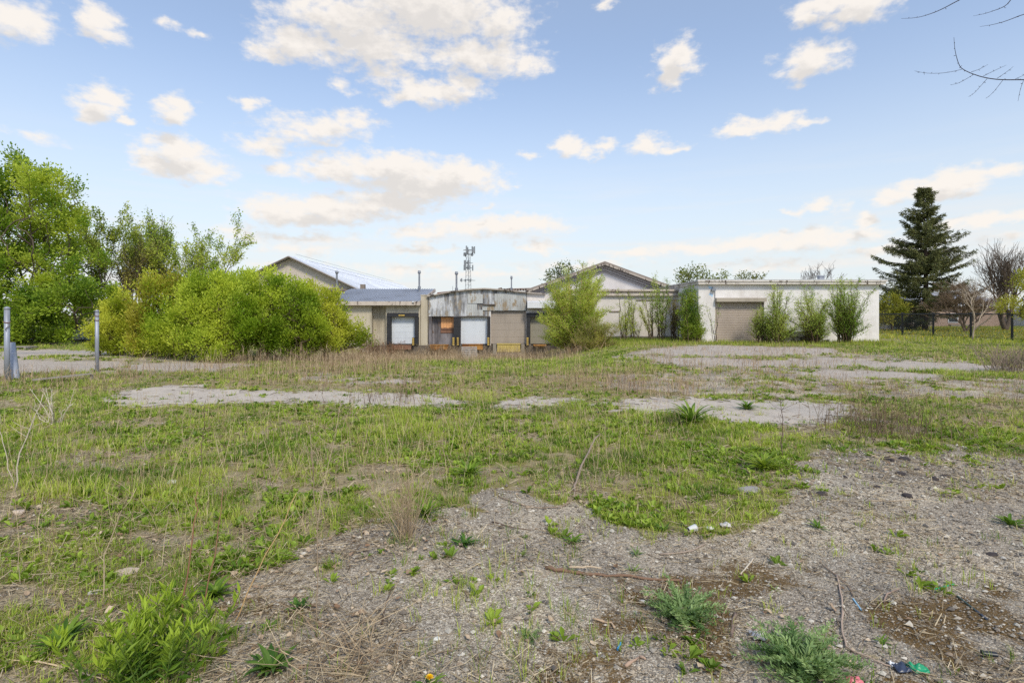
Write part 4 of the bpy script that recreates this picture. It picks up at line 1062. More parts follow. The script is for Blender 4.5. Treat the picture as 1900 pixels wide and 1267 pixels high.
sh_o = thing('garden_shed', 'small white garden shed beside the brick house at the right edge', 'shed', (XH(1880), DH - 2, 0))
a = Acc(); a.box(XH(1866), XH(1890), DH - 3, DH - 1, -.4, ZH(578)); a.build('wall', M['white_trim'], sh_o)
a = Acc(); xa, xb = XH(1864), XH(1892); xm = (xa + xb) / 2; V = [(xa, DH - 3.2, ZH(578)), (xb, DH - 3.2, ZH(578)), (xm, DH - 3.2, ZH(571)), (xa, DH - .8, ZH(578)), (xb, DH - .8, ZH(578)), (xm, DH - .8, ZH(571))]
a.add(V, [(0, 2, 5, 3), (2, 1, 4, 5), (0, 3, 4, 1)], [(0, 1, 2), (3, 5, 4)]); a.build('roof', M['shingle'], sh_o)
a = Acc(); a.box(XH(1870), XH(1878), DH - 3.05, DH - 3.004, -.2, ZH(584)); a.build('door', M['roof_blue'], sh_o)

wl = thing('garden_wall', 'low buff block wall behind the fence just right of the white garage', 'wall', (XH(1650) * .8, 60, 0))
a = Acc(); q0, q1 = P(1600, 588, 60), P(1678, 588, 60); a.box(q0[0], q1[0], 60, 60.25, -.3, q0[2]); a.build('panel', M['cream_block'], wl)
a = Acc(); a.box(q0[0], q1[0], 59.95, 60.3, q0[2] + .003, q0[2] + .1); a.build('coping', M['fascia_cream'], wl)

# ---- chain link fence running away on the right
fn = thing('chain_link_fence', 'black chain link fence with round posts running away beside the lawn on the right', 'fence', (31.5, 45, 0))
FX = 31.5
posts = [30.2, 33.95, 37.0, 40.3, 43.5, 47, 50.5, 54, 57.5, 61, 64.5]
ftop = EYE + .01
for y in posts:
    a = Acc(); zb0 = float(gz(FX, y)); r_ = .068 if y < 45 else .055
    a.tube([(FX, y, zb0 - .3), (FX, y, ftop + .04)], r_, 8); a.tube([(FX, y, ftop + .04), (FX, y, ftop + .09), (FX, y, ftop + .12)], [r_ * 1.2, r_ * 1.1, .01], 8)
    a.build('post', M['black_metal'], fn)
a = Acc(); a.tube([(FX - .01, posts[0], ftop), (FX - .01, posts[-1], ftop)], .048, 6); a.tube([(FX - .01, posts[0], .16), (FX - .01, posts[-1], .12)], .012, 4); a.build('rail', M['black_metal'], fn)
a = Acc(); z0 = .08; H = ftop - z0; A_ = []; B_ = []
for y in np.arange(posts[0] - H, posts[-1], .095):
    for s_ in (1, -1):
        ya, yb_ = (y, y + H) if s_ > 0 else (y + H, y)
        pa = np.array([FX + .03, ya, z0]); pb = np.array([FX + .03, yb_, ftop])
        lo, hi = posts[0], posts[-1]
        t0, t1 = 0.0, 1.0
        dy_ = yb_ - ya
        ts = sorted([(lo - ya) / dy_, (hi - ya) / dy_]); t0 = max(t0, ts[0]); t1 = min(t1, ts[1])
        if t1 - t0 > .02: A_.append(pa + (pb - pa) * t0); B_.append(pa + (pb - pa) * t1)
A_ = np.array(A_); B_ = np.array(B_); edges_mesh(a, A_, B_, np.full(len(A_), .0065), np.full(len(A_), .0065), 3, (1, 1, 1)); a.build('wire_mesh', M['black_metal'], fn)

# ---- fence of pale sheets, pallets and boards on the far left
sf = thing('sheet_fence', 'pale grey upright sheet fence glimpsed under the big maple on the far left', 'fence', (-27, 33, 0))
a = Acc(); ribbed_wall(a, P(-160, 0, 33)[0], P(172, 0, 33)[0], -.2, P(0, 611, 33)[2], 33, .28, .03); a.build('panel', paint('pale_fence_sheet', lin(176, 186, 184), lin(120, 126, 122), .6, 2), sf)
a = Acc(); a.box(P(-160, 0, 33)[0], P(172, 0, 33)[0], 32.9, 32.96, P(0, 632, 33)[2], P(0, 630, 33)[2]); a.build('rail', M['old_wood_dark'], sf)
def pallet(name, label, c, rz, L=1.2, W=1.0, mat=None, tilt=0, group=None):
    t = thing(name, label, 'pallet', (0, 0, 0), group)
    for nm, bx in (('deck_board', [(-L / 2, L / 2, -W / 2 + i * W / 6.0, -W / 2 + i * W / 6.0 + W / 9, .112, .132) for i in range(7) if -W / 2 + i * W / 6.0 + W / 9 <= W / 2 + .12]),
                   ('stringer', [(-L / 2 + i * (L - .09) / 2, -L / 2 + i * (L - .09) / 2 + .09, -W / 2, W / 2 + .1, .022, .11) for i in range(3)]),
                   ('bottom_board', [(-L / 2, L / 2, -W / 2 + i * W / 2.2, -W / 2 + i * W / 2.2 + .1, 0, .02) for i in range(3)])):
        a = Acc()
        for b in bx: a.box(*b)
        a.build(nm, mat or M['old_wood'], t)
    t.location = tuple(float(v) for v in c); t.rotation_euler = (tilt, 0, rz); return t
pg_ = 'old pallets lying in the yard'
g_ = G(150, 649); pallet('wooden_pallet', 'dark wooden pallet on the ground under the maple, left of the right-hand pipe post', (g_[0] - .2, 29.6, float(gz(g_[0], 29.6)) - .01), .1, 1.3, 1.0, M['old_wood_dark'], 0, pg_)
g2_ = pallet('wooden_pallet', 'lower dark pallet showing through leaves under the pale sheet fence', (P(112, 0, 30)[0], 30, float(gz(P(112, 0, 30)[0], 30))), -.05, 1.3, 1.0, M['old_wood_dark'], 0, pg_)
g_ = G(25, 648); pallet('wooden_pallet', 'pallet lying behind the tall post at the far left edge', (g_[0], g_[1], g_[2]), .3, 1.5, 1.1, M['old_wood'], 0, pg_)
px_ = P(871, 0, 34.5)[0]; pallet('wooden_pallet', 'grey slatted pallet tipped up against the dock front below the white door', (px_, 34.5, float(gz(px_, 34.5)) + .3), .12, 1.0, .95, M['old_wood'], radians(42), pg_)

# ---- cell tower
CT = 150.0
tw = thing('cell_tower', 'distant lattice mobile phone tower with antenna panels above the dock roof', 'tower', (P(869, 0, CT)[0], CT, 0))
a = Acc(); cx_ = P(869, 0, CT)[0]; ztop = P(0, 463, CT)[2]
legs = [(-.9, -.5), (.9, -.5), (0, .9)]
for lx, ly in legs: a.tube([(cx_ + lx * 1.15, CT + ly, -1), (cx_ + lx * .55, CT + ly * .6, ztop)], .06, 5)
a.build('leg', M['steel_hazed'], tw)
a = Acc(); n = 16
for i in range(n):
    z0, z1 = ztop * i / n, ztop * (i + 1) / n
    for k in range(3):
        (ax_, ay_), (bx_, by_) = legs[k], legs[(k + 1) % 3]
        f0 = 1.15 - .6 * i / n; f1 = 1.15 - .6 * (i + 1) / n
        p = np.array([cx_ + ax_ * f0, CT + ay_ * f0, z0]); q = np.array([cx_ + bx_ * f1, CT + by_ * f1, z1]); r2 = np.array([cx_ + bx_ * f0, CT + by_ * f0, z0])
        edges_mesh(a, np.array([p, p]), np.array([q, r2]), np.full(2, .024), np.full(2, .024), 3, (1, 1, 1))
a.build('bracing', M['steel_hazed'], tw)
rr = rng_(9)
for py, wd, nn_, hh in ((464, 2.4, 7, 1.7), (472, 2.2, 6, 1.1), (488, 1.9, 6, 1.4), (497, 2.0, 6, 1.4), (520, 2.8, 7, .8)):
    zc = P(0, py, CT)[2]; a = Acc()
    for k in range(3):
        th0 = k * 2 * pi / 3 + .5; th1 = th0 + 2 * pi / 3
        a.bar((cx_ + cos(th0) * wd * .75, CT + sin(th0) * wd * .75, zc), (cx_ + cos(th1) * wd * .75, CT + sin(th1) * wd * .75, zc), .09)
        a.bar((cx_, CT, zc), (cx_ + cos(th0) * wd * .75, CT + sin(th0) * wd * .75, zc), .07)
    mt = a.build('antenna_mount', M['steel_hazed'], tw)
    for k in range(nn_):
        th0 = rr.random() * 2 * pi; w_ = .09 + .11 * rr.random(); h_ = hh * (.7 + .5 * rr.random()); R_ = wd * .72 * (.75 + .3 * rr.random())
        b = Acc(); x_, y_ = cx_ + cos(th0) * R_, CT + sin(th0) * R_; b.box(x_ - w_, x_ + w_, y_ - .1, y_ + .1, zc - h_ / 2, zc + h_ / 2); b.build('antenna_panel', M['steel_hazed'], mt)

# ---- steel posts and timber at the left edge
def steel_post(label, px, ytop, ybase, r, wires):
    g = G(px, ybase); d = g[1]; t = thing('steel_post', label, 'post', g, 'old gate posts')
    top = P(px, ytop, d); a = Acc(); a.tube([g - [0, 0, .2], [g[0], d, top[2]]], r, 14); a.build('pole', M['galv'], t, True)
    a = Acc(); a.tube([[g[0], d, top[2] - .002], [g[0], d, top[2] + .03], [g[0], d, top[2] + .045], [g[0], d, top[2] + .07]], [r * 1.12, r * 1.14, r * 1.0, r * .35], 14); a.build('cap', M['galv'], t, True)
    for wy in wires:
        z = P(px, wy, d)[2]; a = Acc(); th = np.linspace(0, 2 * pi, 17); a.tube(np.stack([g[0] + cos(0) * 0 + np.cos(th) * (r + .008), d + np.sin(th) * (r + .008), z + .01 * np.sin(th * 2)], -1), .011, 5); a.build('wire_band', M['rust'], t)
    return t, g, d
t1, g1, d1 = steel_post('tall grey steel post with a wire loop standing next to the leaning pipe', 13, 574, 706, .058, (598,))
z = P(13, 601, d1)[2]; a = Acc(); th = np.linspace(0, 5, 18); a.tube(np.stack([g1[0] + .07 + .05 * np.sin(th) + .02 * th / 5, d1 - .06 + .02 * np.cos(th * 2), z - .03 * th + .03 * np.cos(th * 1.7)], -1), .008, 5); a.build('wire_loop', M['old_wood_dark'], t1)
t2, g2, d2 = steel_post('slim galvanised post with two wire bands standing alone beside the olive bush', 180, 579, 690, .05, (586, 594))
gp = G(29, 703); tp = P(20.5, 636, gp[1] + .1); lp_ = thing('leaning_pipe', 'thick pale grey pipe leaning out of the grass beside the tall left post', 'pipe', gp)
a = Acc(); a.tube([gp - (tp - gp) * .15, gp, tp], [.092, .09, .088], 16, cap=False); a.tube([gp, tp - [0, 0, .01]], .076, 16); a.build('shaft', M['galv'], lp_, True)
a = Acc(); th = np.linspace(0, 2 * pi, 17); ax1 = unit(tp - gp); u_ = unit(np.cross(ax1, [0, 1, 0])); v_ = np.cross(ax1, u_); a.tube(tp + np.cos(th)[:, None] * u_ * .082 + np.sin(th)[:, None] * v_ * .082, .008, 5); a.build('rim', M['rust'], lp_)
b0, b1 = G(60, 713), G(170, 705); a = Acc(); a.bar(b0 + [0, 0, .1], b1 + [0, 0, .16], .14, .03); a.bar(b0 + [.1, .18, .1], b1 + [-.3, .2, .12], .12, .028); a.bar(b1 + [0, 0, -.05], b1 + [0, 0, .14], .05)
tag(a.build('timber_plank', M['old_wood']), 'weathered grey plank lying in the weeds in front of the slim post', 'plank')
a = Acc(); za = P(13, 656, d1)[2]; a.tube([g1 * [1, 1, 0] + [0, 0, za], (g1 + g2) / 2 * [1, 1, 0] + [0, 0, za - .05], g2 * [1, 1, 0] + [0, 0, P(180, 653, d2)[2]]], .006, 4)
tag(a.build('strand_wire', M['galv']), 'thin pale wire strung between the two left posts', 'wire')

# yellow bollards and a black barrel at the corner of the garage
for i, (px, lab) in enumerate(((1271, 'yellow post at the wall corner, left of the black barrel'), (1296, 'yellow post against the white garage corner, right of the black barrel'))):
    q = P(px, 620, 32.6); a = Acc(); z0 = float(gz(q[0], q[1])); a.tube([(q[0], q[1], z0 - .1), (q[0], q[1], P(0, 616, 32.6)[2] - .05), (q[0], q[1], P(0, 616, 32.6)[2])], [.1, .1, .05], 12); bo = thing('bollard', lab, 'bollard', (q[0], q[1], z0), 'yellow posts at the garage corner'); a.build('pole', M['bumper_y'], bo, True)
q = P(1284, 630, 32.9); z0 = float(gz(q[0], q[1])); br_ = thing('barrel', 'black plastic barrel half hidden under the shrub at the garage corner', 'barrel', (q[0], q[1], z0))
a = Acc(); a.tube([(q[0], q[1], z0), (q[0], q[1], z0 + .06), (q[0], q[1], z0 + .25), (q[0], q[1], z0 + .27), (q[0], q[1], z0 + .29), (q[0], q[1], z0 + .5), (q[0], q[1], z0 + .56)], [.24, .27, .27, .285, .27, .27, .25], 16); a.build('body', M['black_pad'], br_, True)
a = Acc(); a.tube([(q[0], q[1], z0 + .562), (q[0], q[1], z0 + .6)], .26, 16); a.build('lid', M['pipe'], br_)
# rubble heap in front of the garage wall
rb = Acc(); rr = rng_(12)
for i in range(40):
    q = P(1480 + rr.normal() * 20, 0, 32.3 + rr.normal() * .25); s_ = .08 + .16 * rr.random(); zc = .05 + .55 * max(0, 1 - abs(q[0] - P(1480, 0, 32.3)[0]) / 1.1) * rr.random()
    th = rr.random() * pi; d_ = np.array([cos(th), sin(th), .3 * rr.normal()]); rb.bar(np.array([q[0], q[1], zc]) - d_ * s_, np.array([q[0], q[1], zc]) + d_ * s_, s_ * 1.5, s_ * (.5 + rr.random()), up=(.1, .2, 1))
tag(rb.build('rubble_heap', M['concrete']), 'heap of grey broken concrete below the middle shrub at the garage wall', 'rubble')
# bench and barrow in the neighbour garden
q = P(1712, 604, 64); bn = thing('garden_bench', 'pale slatted garden bench behind the fence in front of the brick house', 'bench', (q[0], q[1], 0))
a = Acc()
for i in range(3): a.box(q[0] - .9, q[0] + .9, 64 + i * .14, 64.1 + i * .14, .42, .46)
a.build('seat', M['old_wood'], bn)
a = Acc()
for i in range(2): a.box(q[0] - .9, q[0] + .9, 64.46 + i * .03, 64.5 + i * .03, .6 + i * .2, .7 + i * .2)
a.build('backrest', M['old_wood'], bn)
for sx_ in (-.8, .8):
    a = Acc(); a.box(q[0] + sx_ - .03, q[0] + sx_ + .03, 64.02, 64.08, -.1, .416); a.box(q[0] + sx_ - .03, q[0] + sx_ + .03, 64.52, 64.58, -.1, .95); a.build('leg', M['old_wood'], bn)

# ================================================================ trees and shrubs
def gp_(px, d):
    x = (px - 950) / F * d
    return np.array([x, d, float(gz(x, d)) - .05])
MAPLE = ((108, 142, 36), (192, 206, 80)); OLIVE = ((138, 154, 34), (206, 210, 80)); LIME = ((122, 152, 28), (206, 218, 82)); WIL = ((142, 166, 52), (206, 218, 104)); ELM = ((128, 160, 58), (204, 218, 114)); SPRING = ((112, 134, 46), (182, 188, 86))
left_grp = 'broadleaf trees along the left boundary'
leafy_tree('maple_tree', 'tallest leafy maple at the far left edge of the photo', 'tree', [gp_(45, 31)], px_blobs([(20, 370, 80, 78), (90, 365, 56, 62), (-50, 440, 110, 100), (70, 440, 92, 76), (128, 420, 42, 52), (40, 525, 105, 68), (120, 505, 66, 58), (-60, 560, 90, 60), (55, 318, 40, 30)], 31),
           11, nt=620, nl=62000, leaf=(.14, .095), cols=MAPLE, spread=.22, shoots=.25, shoot_len=.8, trunk_h=2.2, step=.5, r_tip=.009, rmax=.2, group=left_grp, shell=.35)
leafy_tree('maple_tree', 'dark bushy young maple filling in below the tallest tree, behind the wire-looped post', 'tree', [gp_(20, 29.5), gp_(120, 29.8), gp_(70, 30.2)], px_blobs([(15, 590, 75, 50), (95, 575, 70, 55), (150, 560, 60, 50), (60, 620, 50, 18), (-60, 600, 70, 50), (120, 605, 30, 18)], 29.8),
           12, nt=280, nl=24000, leaf=(.14, .10), cols=((92, 126, 36), (168, 190, 66)), spread=.2, r_tip=.009, rmax=.08, group=left_grp)
fractal_tree('maple_tree', 'thin sparse maple just right of the tallest tree', 'tree', gp_(190, 36), 9.6, 5.2, 13, 6, (104, 94, 84), .12, .66, .6, 1, left_grp, .84, (2, 3), .6, .010, .05, nl=9500, cols=((126, 150, 52), (194, 202, 98)))
fractal_tree('maple_tree', 'open brownish maple with bare twigs between the thin maple and the pair of green trees', 'tree', gp_(250, 38), 7.9, 5.0, 14, 6, (112, 98, 88), .11, .66, .6, 2, left_grp, .84, (2, 3), .6, .011, .05, nl=4200, cols=((124, 126, 58), (176, 170, 96)))
fractal_tree('maple_tree', 'narrow upright tree with airy green crown rising behind the left half of the big bushes', 'tree', gp_(300, 40), 9.7, 4.6, 15, 6, (100, 92, 82), .12, .56, .6, 2, left_grp, .84, (2, 3), .6, .010, .08, nl=8500, cols=((126, 156, 52), (196, 208, 96)))
fractal_tree('maple_tree', 'spreading airy tree behind the right half of the big bushes, nearest the cream gable', 'tree', gp_(392, 40), 9.6, 7.0, 16, 6, (100, 92, 82), .13, .66, .6, 2, left_grp, .84, (2, 3), .6, .010, .05, nl=11500, cols=((130, 158, 52), (200, 210, 96)))

bush_grp = 'box elder bushes in front of the warehouse'
BUSH = [
 ('olive yellow bush at the left end of the bush row, behind the slim post', 215, 656, 22.5, [(205, 610, 38, 42), (235, 585, 38, 40), (250, 620, 40, 35)], OLIVE, None),
 ('tall yellow green bush second from the left end of the bush row', 300, 662, 22.0, [(290, 560, 48, 48), (330, 575, 50, 55), (300, 615, 62, 42)], LIME, (176, 160, 66)),
 ('big bright green bush in the middle of the row, lowest leaves reaching the grass', 400, 664, 21.0, [(390, 560, 58, 48), (360, 600, 55, 50), (430, 600, 60, 55), (395, 630, 72, 34)], LIME, None),
 ('tall bush behind the bright one, its shoots reaching up to the cream gable', 470, 655, 23.5, [(450, 545, 55, 42), (500, 540, 48, 40), (480, 590, 70, 55)], LIME, None),
 ('rounded green bush right of the middle of the bush row', 530, 660, 22.0, [(530, 560, 52, 46), (560, 590, 50, 50), (515, 615, 58, 42)], ((108, 138, 26), (188, 204, 66)), None),
 ('yellowish bush second from the right end of the row, before the shed roof', 588, 655, 23.5, [(578, 560, 44, 36), (602, 585, 40, 40), (582, 612, 50, 40)], OLIVE, None),
 ('smallest bush at the right end of the row, next to the brown weeds', 632, 650, 24.5, [(630, 600, 24, 30), (620, 620, 30, 28), (640, 592, 14, 20)], ((112, 136, 30), (188, 196, 68)), None),
]
for i, (lab, px, py, d, bl, cl, ti) in enumerate(BUSH):
    bl = [(bx, by + (7 if i < 3 else 13), brx, bry * .95) for bx, by, brx, bry in bl]; b0 = gp_(px, d); roots = [b0 + np.array([(rng_(i * 7 + k).random() - .5) * 2.0, (rng_(i * 9 + k).random() - .5) * .9, 0]) for k in range(9)]
    roots = [np.array([r[0], r[1], float(gz(r[0], r[1])) - .05]) for r in roots]
    bl = bl + [(px - 25, py - 22, 40, 20), (px + 25, py - 24, 42, 22), (px, py - 14, 50, 12)]; rv = sum(b[2] * b[3] for b in bl) / 7000.0
    leafy_tree('box_elder_bush', lab, 'bush', roots, px_blobs(bl, d, .85), 30 + i, nt=int(250 * max(.5, rv)), nl=int(17500 * max(.4, rv)), leaf=(.10, .05), cols=cl, spread=.13, shoots=.75, shoot_len=.42, clump=1.0, r_tip=.006, rmax=.05, step=.3, rise=.6, group=bush_grp, shell=.12, up_leaf=.7, bark=(96, 84, 66), tints=ti, climb=.3)

multi_stem('willow_bush', 'big round willow bush with pale bare stems at its foot, hiding the fourth dock door', 'bush', gp_(1066, 31.0), px_blobs([(1070, 550, 76, 66), (1042, 590, 52, 46), (1104, 560, 48, 56), (1026, 615, 52, 30), (1116, 592, 40, 36), (1066, 520, 60, 34)], 31, .9), 41, stems=90, base_r=.32, twigs=34, nl=64000, leaf=(.115, .026), cols=WIL, bark=(176, 150, 116), leaf_from=.3, up=.9, r0=.03, spread=.05, twig_len=.7)
multi_stem('willow_bush', 'smaller yellowish willow in front of and to the right of the big one', 'bush', gp_(1105, 29.0), px_blobs([(1105, 605, 32, 22), (1090, 625, 34, 18), (1125, 615, 26, 18), (1135, 640, 16, 10)], 29, .9), 42, stems=44, base_r=.24, twigs=22, nl=13000, leaf=(.09, .02), cols=((140, 146, 66), (196, 194, 100)), bark=(170, 146, 118), leaf_from=.35, up=1.0, r0=.018, twig_len=.45)
sap_grp = 'saplings along the cream wall'
for i, (lab, px, d, bl, st, nl_, cl) in enumerate((
    ('slender two-stemmed sapling at the left on the cream wall, beside the willow', 1160, 34.5, [(1158, 544, 13, 26), (1163, 585, 16, 22)], 7, 900, WIL),
    ('slender sapling with twigs fanning low, second from the left on the cream wall', 1176, 35.5, [(1173, 550, 13, 28), (1180, 595, 18, 18)], 7, 700, WIL),
    ('bent sapling with bare lower stem in the middle of the cream wall', 1210, 35, [(1206, 534, 18, 24), (1196, 570, 18, 24)], 8, 1000, WIL),
    ('tall leafy sapling reaching above the cornice of the cream wall', 1228, 34.6, [(1226, 516, 16, 28), (1233, 548, 18, 24), (1220, 572, 16, 18)], 10, 2100, ELM),
    ('short twiggy sapling of brown stems next to the tall leafy one', 1250, 34.2, [(1248, 570, 16, 26), (1258, 560, 14, 22)], 16, 900, ((120, 116, 60), (160, 150, 90))))):
    multi_stem('sapling', lab, 'sapling', gp_(px, d), px_blobs(bl, d), 50 + i, stems=int(st * 1.3), base_r=.14, twigs=18, nl=int(nl_ * 1.8), leaf=(.085, .03), cols=cl, bark=(104, 90, 74), group=sap_grp, leaf_from=.2, up=1.1, r0=.02, twig_len=.45)
multi_stem('elm_shrub', 'dense dark green shrub at the left corner of the white garage', 'shrub', gp_(1284, 32.6), px_blobs([(1278, 560, 20, 30), (1285, 600, 22, 25), (1295, 615, 14, 14), (1268, 585, 14, 24), (1282, 540, 14, 16)], 32.6), 61, stems=44, base_r=.24, twigs=24, nl=21000, leaf=(.085, .035), cols=((88, 120, 36), (166, 186, 72)), bark=(96, 82, 66), leaf_from=.1, up=.7, r0=.024, twig_len=.5)
elm_grp = 'elm shrubs in front of the white garage'
for i, (lab, px, d, bl, st, nl_) in enumerate((
    ('small shrub covering the right jamb of the garage roller door', 1415, 31.6, [(1412, 590, 15, 26), (1420, 570, 10, 16), (1424, 612, 10, 14)], 11, 2600),
    ('narrow pointed shrub just right of the garage roller door', 1440, 31.2, [(1442, 550, 24, 34), (1440, 585, 34, 28), (1452, 612, 36, 18), (1440, 524, 14, 26)], 22, 7600),
    ('open vase-shaped shrub in the middle of the white wall', 1510, 31.2, [(1508, 545, 28, 22), (1500, 575, 38, 26), (1532, 575, 28, 24), (1480, 595, 22, 18), (1520, 605, 34, 16)], 22, 7200),
    ('largest shrub near the right end of the white wall, rising above the roof', 1570, 31.0, [(1574, 518, 34, 30), (1585, 550, 40, 30), (1555, 555, 34, 32), (1592, 588, 36, 26), (1570, 605, 38, 20)], 30, 11500))):
    multi_stem('elm_shrub', lab, 'shrub', gp_(px, d), px_blobs(bl, d), 65 + i, stems=int(st * 1.5), base_r=.18, twigs=30, nl=int(nl_ * 1.45), leaf=(.085, .028), cols=ELM, bark=(92, 78, 62), group=elm_grp, leaf_from=.16, up=.8, r0=.028, twig_len=.55)
multi_stem('sapling', 'thin bare Y-shaped sapling at the left edge of the garage roller door', 'sapling', gp_(1327, 32.4), px_blobs([(1322, 580, 16, 16), (1334, 575, 8, 20), (1316, 610, 6, 10)], 32.4), 71, stems=5, base_r=.05, twigs=5, nl=160, leaf=(.07, .035), cols=ELM, bark=(92, 84, 76), group=sap_grp, r0=.016, twig_len=.3)

# conifer
def conifer(name, label, base, H, R, seed):
    rng = rng_(seed); t = thing(name, label, 'tree', base)
    ac = Acc(); zs = np.linspace(0, 1, 14); ac.tube(np.stack([base[0] + .12 * np.sin(zs * 5), base[1] + 0 * zs, base[2] + zs * H], -1), .27 * (1 - zs) ** .8 + .02, 10, lin(74, 62, 54))
    A = []; B = []; RA = []; LP = []; LD = []
    z = 1.6
    while z < H * .985:
        u = z / H; rad = (R * (1 - u) ** .98 * (.72 + .28 * min(1, u * 5)) + .1) * (.55 + .6 * rng.random())
        nb = rng.integers(5, 8)
        for k in range(nb):
            th = rng.random() * 2 * pi; L = rad * (.55 + .6 * rng.random()); n = 7
            s = np.linspace(0, 1, n + 1); dirh = np.array([cos(th), sin(th), 0])
            lift = -.18 * (1 - u) + .32 * u + rng.normal() * .07
            pts = base + np.array([0, 0, z + rng.normal() * .18]) + dirh[None] * (L * s)[:, None] + np.array([0, 0, 1.])[None] * (L * (lift * s + .22 * s ** 3 - .1 * s * (1 - s)))[:, None] + rng.normal(size=(n + 1, 3)) * .03
            A.append(pts[:-1]); B.append(pts[1:]); RA.append((.05 * (1 - s[:-1]) + .012) * min(1, L / 2))
            m = int(20 * L + 10); q = .06 + .94 * rng.random(m) ** .85; i = np.minimum((q * n).astype(int), n - 1); p = pts[i] + (pts[i + 1] - pts[i]) * (q * n - i)[:, None]
            sd = np.where(rng.random(m) < .5, 1, -1)[:, None] * np.array([-dirh[1], dirh[0], 0])[None]
            dd = unit(sd * (.4 + .5 * rng.random((m, 1))) + dirh[None] * .7 + np.array([0, 0, -.5])[None] * rng.random((m, 1)) + rng.normal(size=(m, 3)) * .12)
            LP.append(p); LD.append(dd)
        z += .22 + .16 * rng.random() + .1 * (1 - u)
    A = np.vstack(A); B = np.vstack(B); RA = np.concatenate(RA); edges_mesh(ac, A, B, RA, RA * .85, 4, np.array(lin(84, 70, 60)))
    ac.build('trunk', M['bark'], t, True)
    LP = np.vstack(LP); LD = np.vstack(LD); lv = Acc()
    # each side shoot carries short needle sprays
    rep = 7; n = len(LP); P_ = np.repeat(LP, rep, 0) + np.repeat(LD, rep, 0) * (rng.random((n * rep, 1)) * .42); D_ = np.repeat(LD, rep, 0) + rng.normal(size=(n * rep, 3)) * .55 + np.array([0, 0, -.15])
    f = rng.random((n * rep, 1)); cc = np.array(lin(66, 74, 42)) * (1 - f) + np.array(lin(132, 134, 80)) * f
    leaves_mesh(lv, P_, D_, .27 * (.6 + .7 * rng.random(n * rep)), .06, cc, rng, .1)
    lv.build('crown', M['needle'], t); return t
cb_ = np.array([(1716 - 950) / F * 58, 58, 0.]); conifer('spruce_tree', 'tall dark spruce with tiered branches right of the white garage', cb_, EYE + (583 - 346) / F * 58, 7.5, 81)

def bare(name, label, px, d, bl, seed, nt, bark, th=1.5, rt=.012, group=None, nl=0, cols=SPRING, cat='tree', sides=4, rmax=.25, leaf=(.12, .08), step=.45, rise=.5, pw=.5):
    return leafy_tree(name, label, cat, [gp_(px, d)], px_blobs(bl, d), seed, nt=nt, nl=nl, cols=cols, bark=bark, trunk_h=th, r_tip=rt, rmax=rmax, group=group, leaf=leaf, sides=sides, step=step, rise=rise, shell=.3, power=pw)
bg_ = 'bare trees beyond the fence'
fractal_tree('bare_tree', 'dense brown leafless thicket tree leaning against the right side of the spruce', 'tree', gp_(1792, 52), 5.4, 7.4, 91, 6, (126, 108, 90), .13, .66, .5, 3, bg_, .8, (3, 3), .58, .010, .05)
fractal_tree('bare_tree', 'tall dark leafless tree at the right edge behind the thicket tree', 'tree', gp_(1866, 58), 10.0, 7.4, 92, 6, (112, 99, 88), .3, .55, .7, 2, bg_, .82, (3, 3), .56, .012, .1)
fractal_tree('bare_tree', 'pale grey young tree with upswept bare limbs standing in front of the fence', 'tree', gp_(1805, 33.0), 4.2, 3.3, 96, 5, (182, 166, 148), .065, .5, .5, 1, None, .8, (2, 3), .6, .006, .1)
leafy_tree('leafing_tree', 'yellow green young tree leaning in at the right edge in front of the fence', 'tree', [gp_(1925, 27)], px_blobs([(1890, 550, 30, 28), (1925, 535, 40, 35), (1875, 575, 22, 16), (1940, 580, 40, 25)], 27), 94, nt=160, nl=6500, leaf=(.10, .05), cols=((132, 140, 52), (190, 188, 84)), spread=.12, trunk_h=.8, r_tip=.006, rmax=.07, step=.3)
bb = 'treetops behind the buildings'
leafy_tree('leafing_tree', 'round green treetop rising behind the corner between cream wall and garage', 'tree', [gp_(1298, 62)], px_blobs([(1290, 510, 32, 16), (1275, 520, 25, 15), (1325, 520, 25, 12), (1300, 550, 50, 25)], 62), 95, nt=200, nl=3400, leaf=(.22, .15), cols=((92, 112, 42), (150, 158, 76)), spread=.3, trunk_h=1.2, r_tip=.014, rmax=.2, group=bb)
leafy_tree('leafing_tree', 'low sparse treetop showing over the garage roof above the roller door', 'tree', [gp_(1385, 62)], px_blobs([(1395, 515, 22, 8), (1375, 520, 20, 8), (1385, 550, 40, 25)], 62), 96, nt=140, nl=1300, leaf=(.22, .15), cols=((110, 120, 64), (150, 152, 90)), spread=.3, trunk_h=1.2, r_tip=.013, rmax=.2, group=bb)
fractal_tree('bare_tree', 'fan of bare twigs rising over the middle of the garage roof', 'tree', gp_(1514, 60), 7.4, 4.6, 97, 6, (112, 102, 98), .15, .42, .8, 1, bb, .8, (2, 3), .58, .011, .15)
leafy_tree('leafing_tree', 'dark sparse treetop showing behind the left slope of the pale gable and the big willow', 'tree', [gp_(1050, 90)], px_blobs([(1045, 500, 20, 12), (1030, 515, 25, 14), (1055, 530, 35, 20)], 90), 98, nt=130, nl=1800, leaf=(.28, .2), cols=((86, 100, 60), (130, 140, 84)), spread=.4, trunk_h=2, r_tip=.02, rmax=.2, group=bb)
leafy_tree('leafing_tree', 'small yellow green tree beside the garden wall right of the white garage', 'tree', [gp_(1655, 54)], px_blobs([(1650, 568, 18, 20), (1668, 575, 14, 18), (1645, 590, 20, 12)], 54), 99, nt=120, nl=3200, leaf=(.18, .12), cols=((120, 128, 44), (180, 176, 80)), spread=.22, trunk_h=.6, r_tip=.01, rmax=.12)
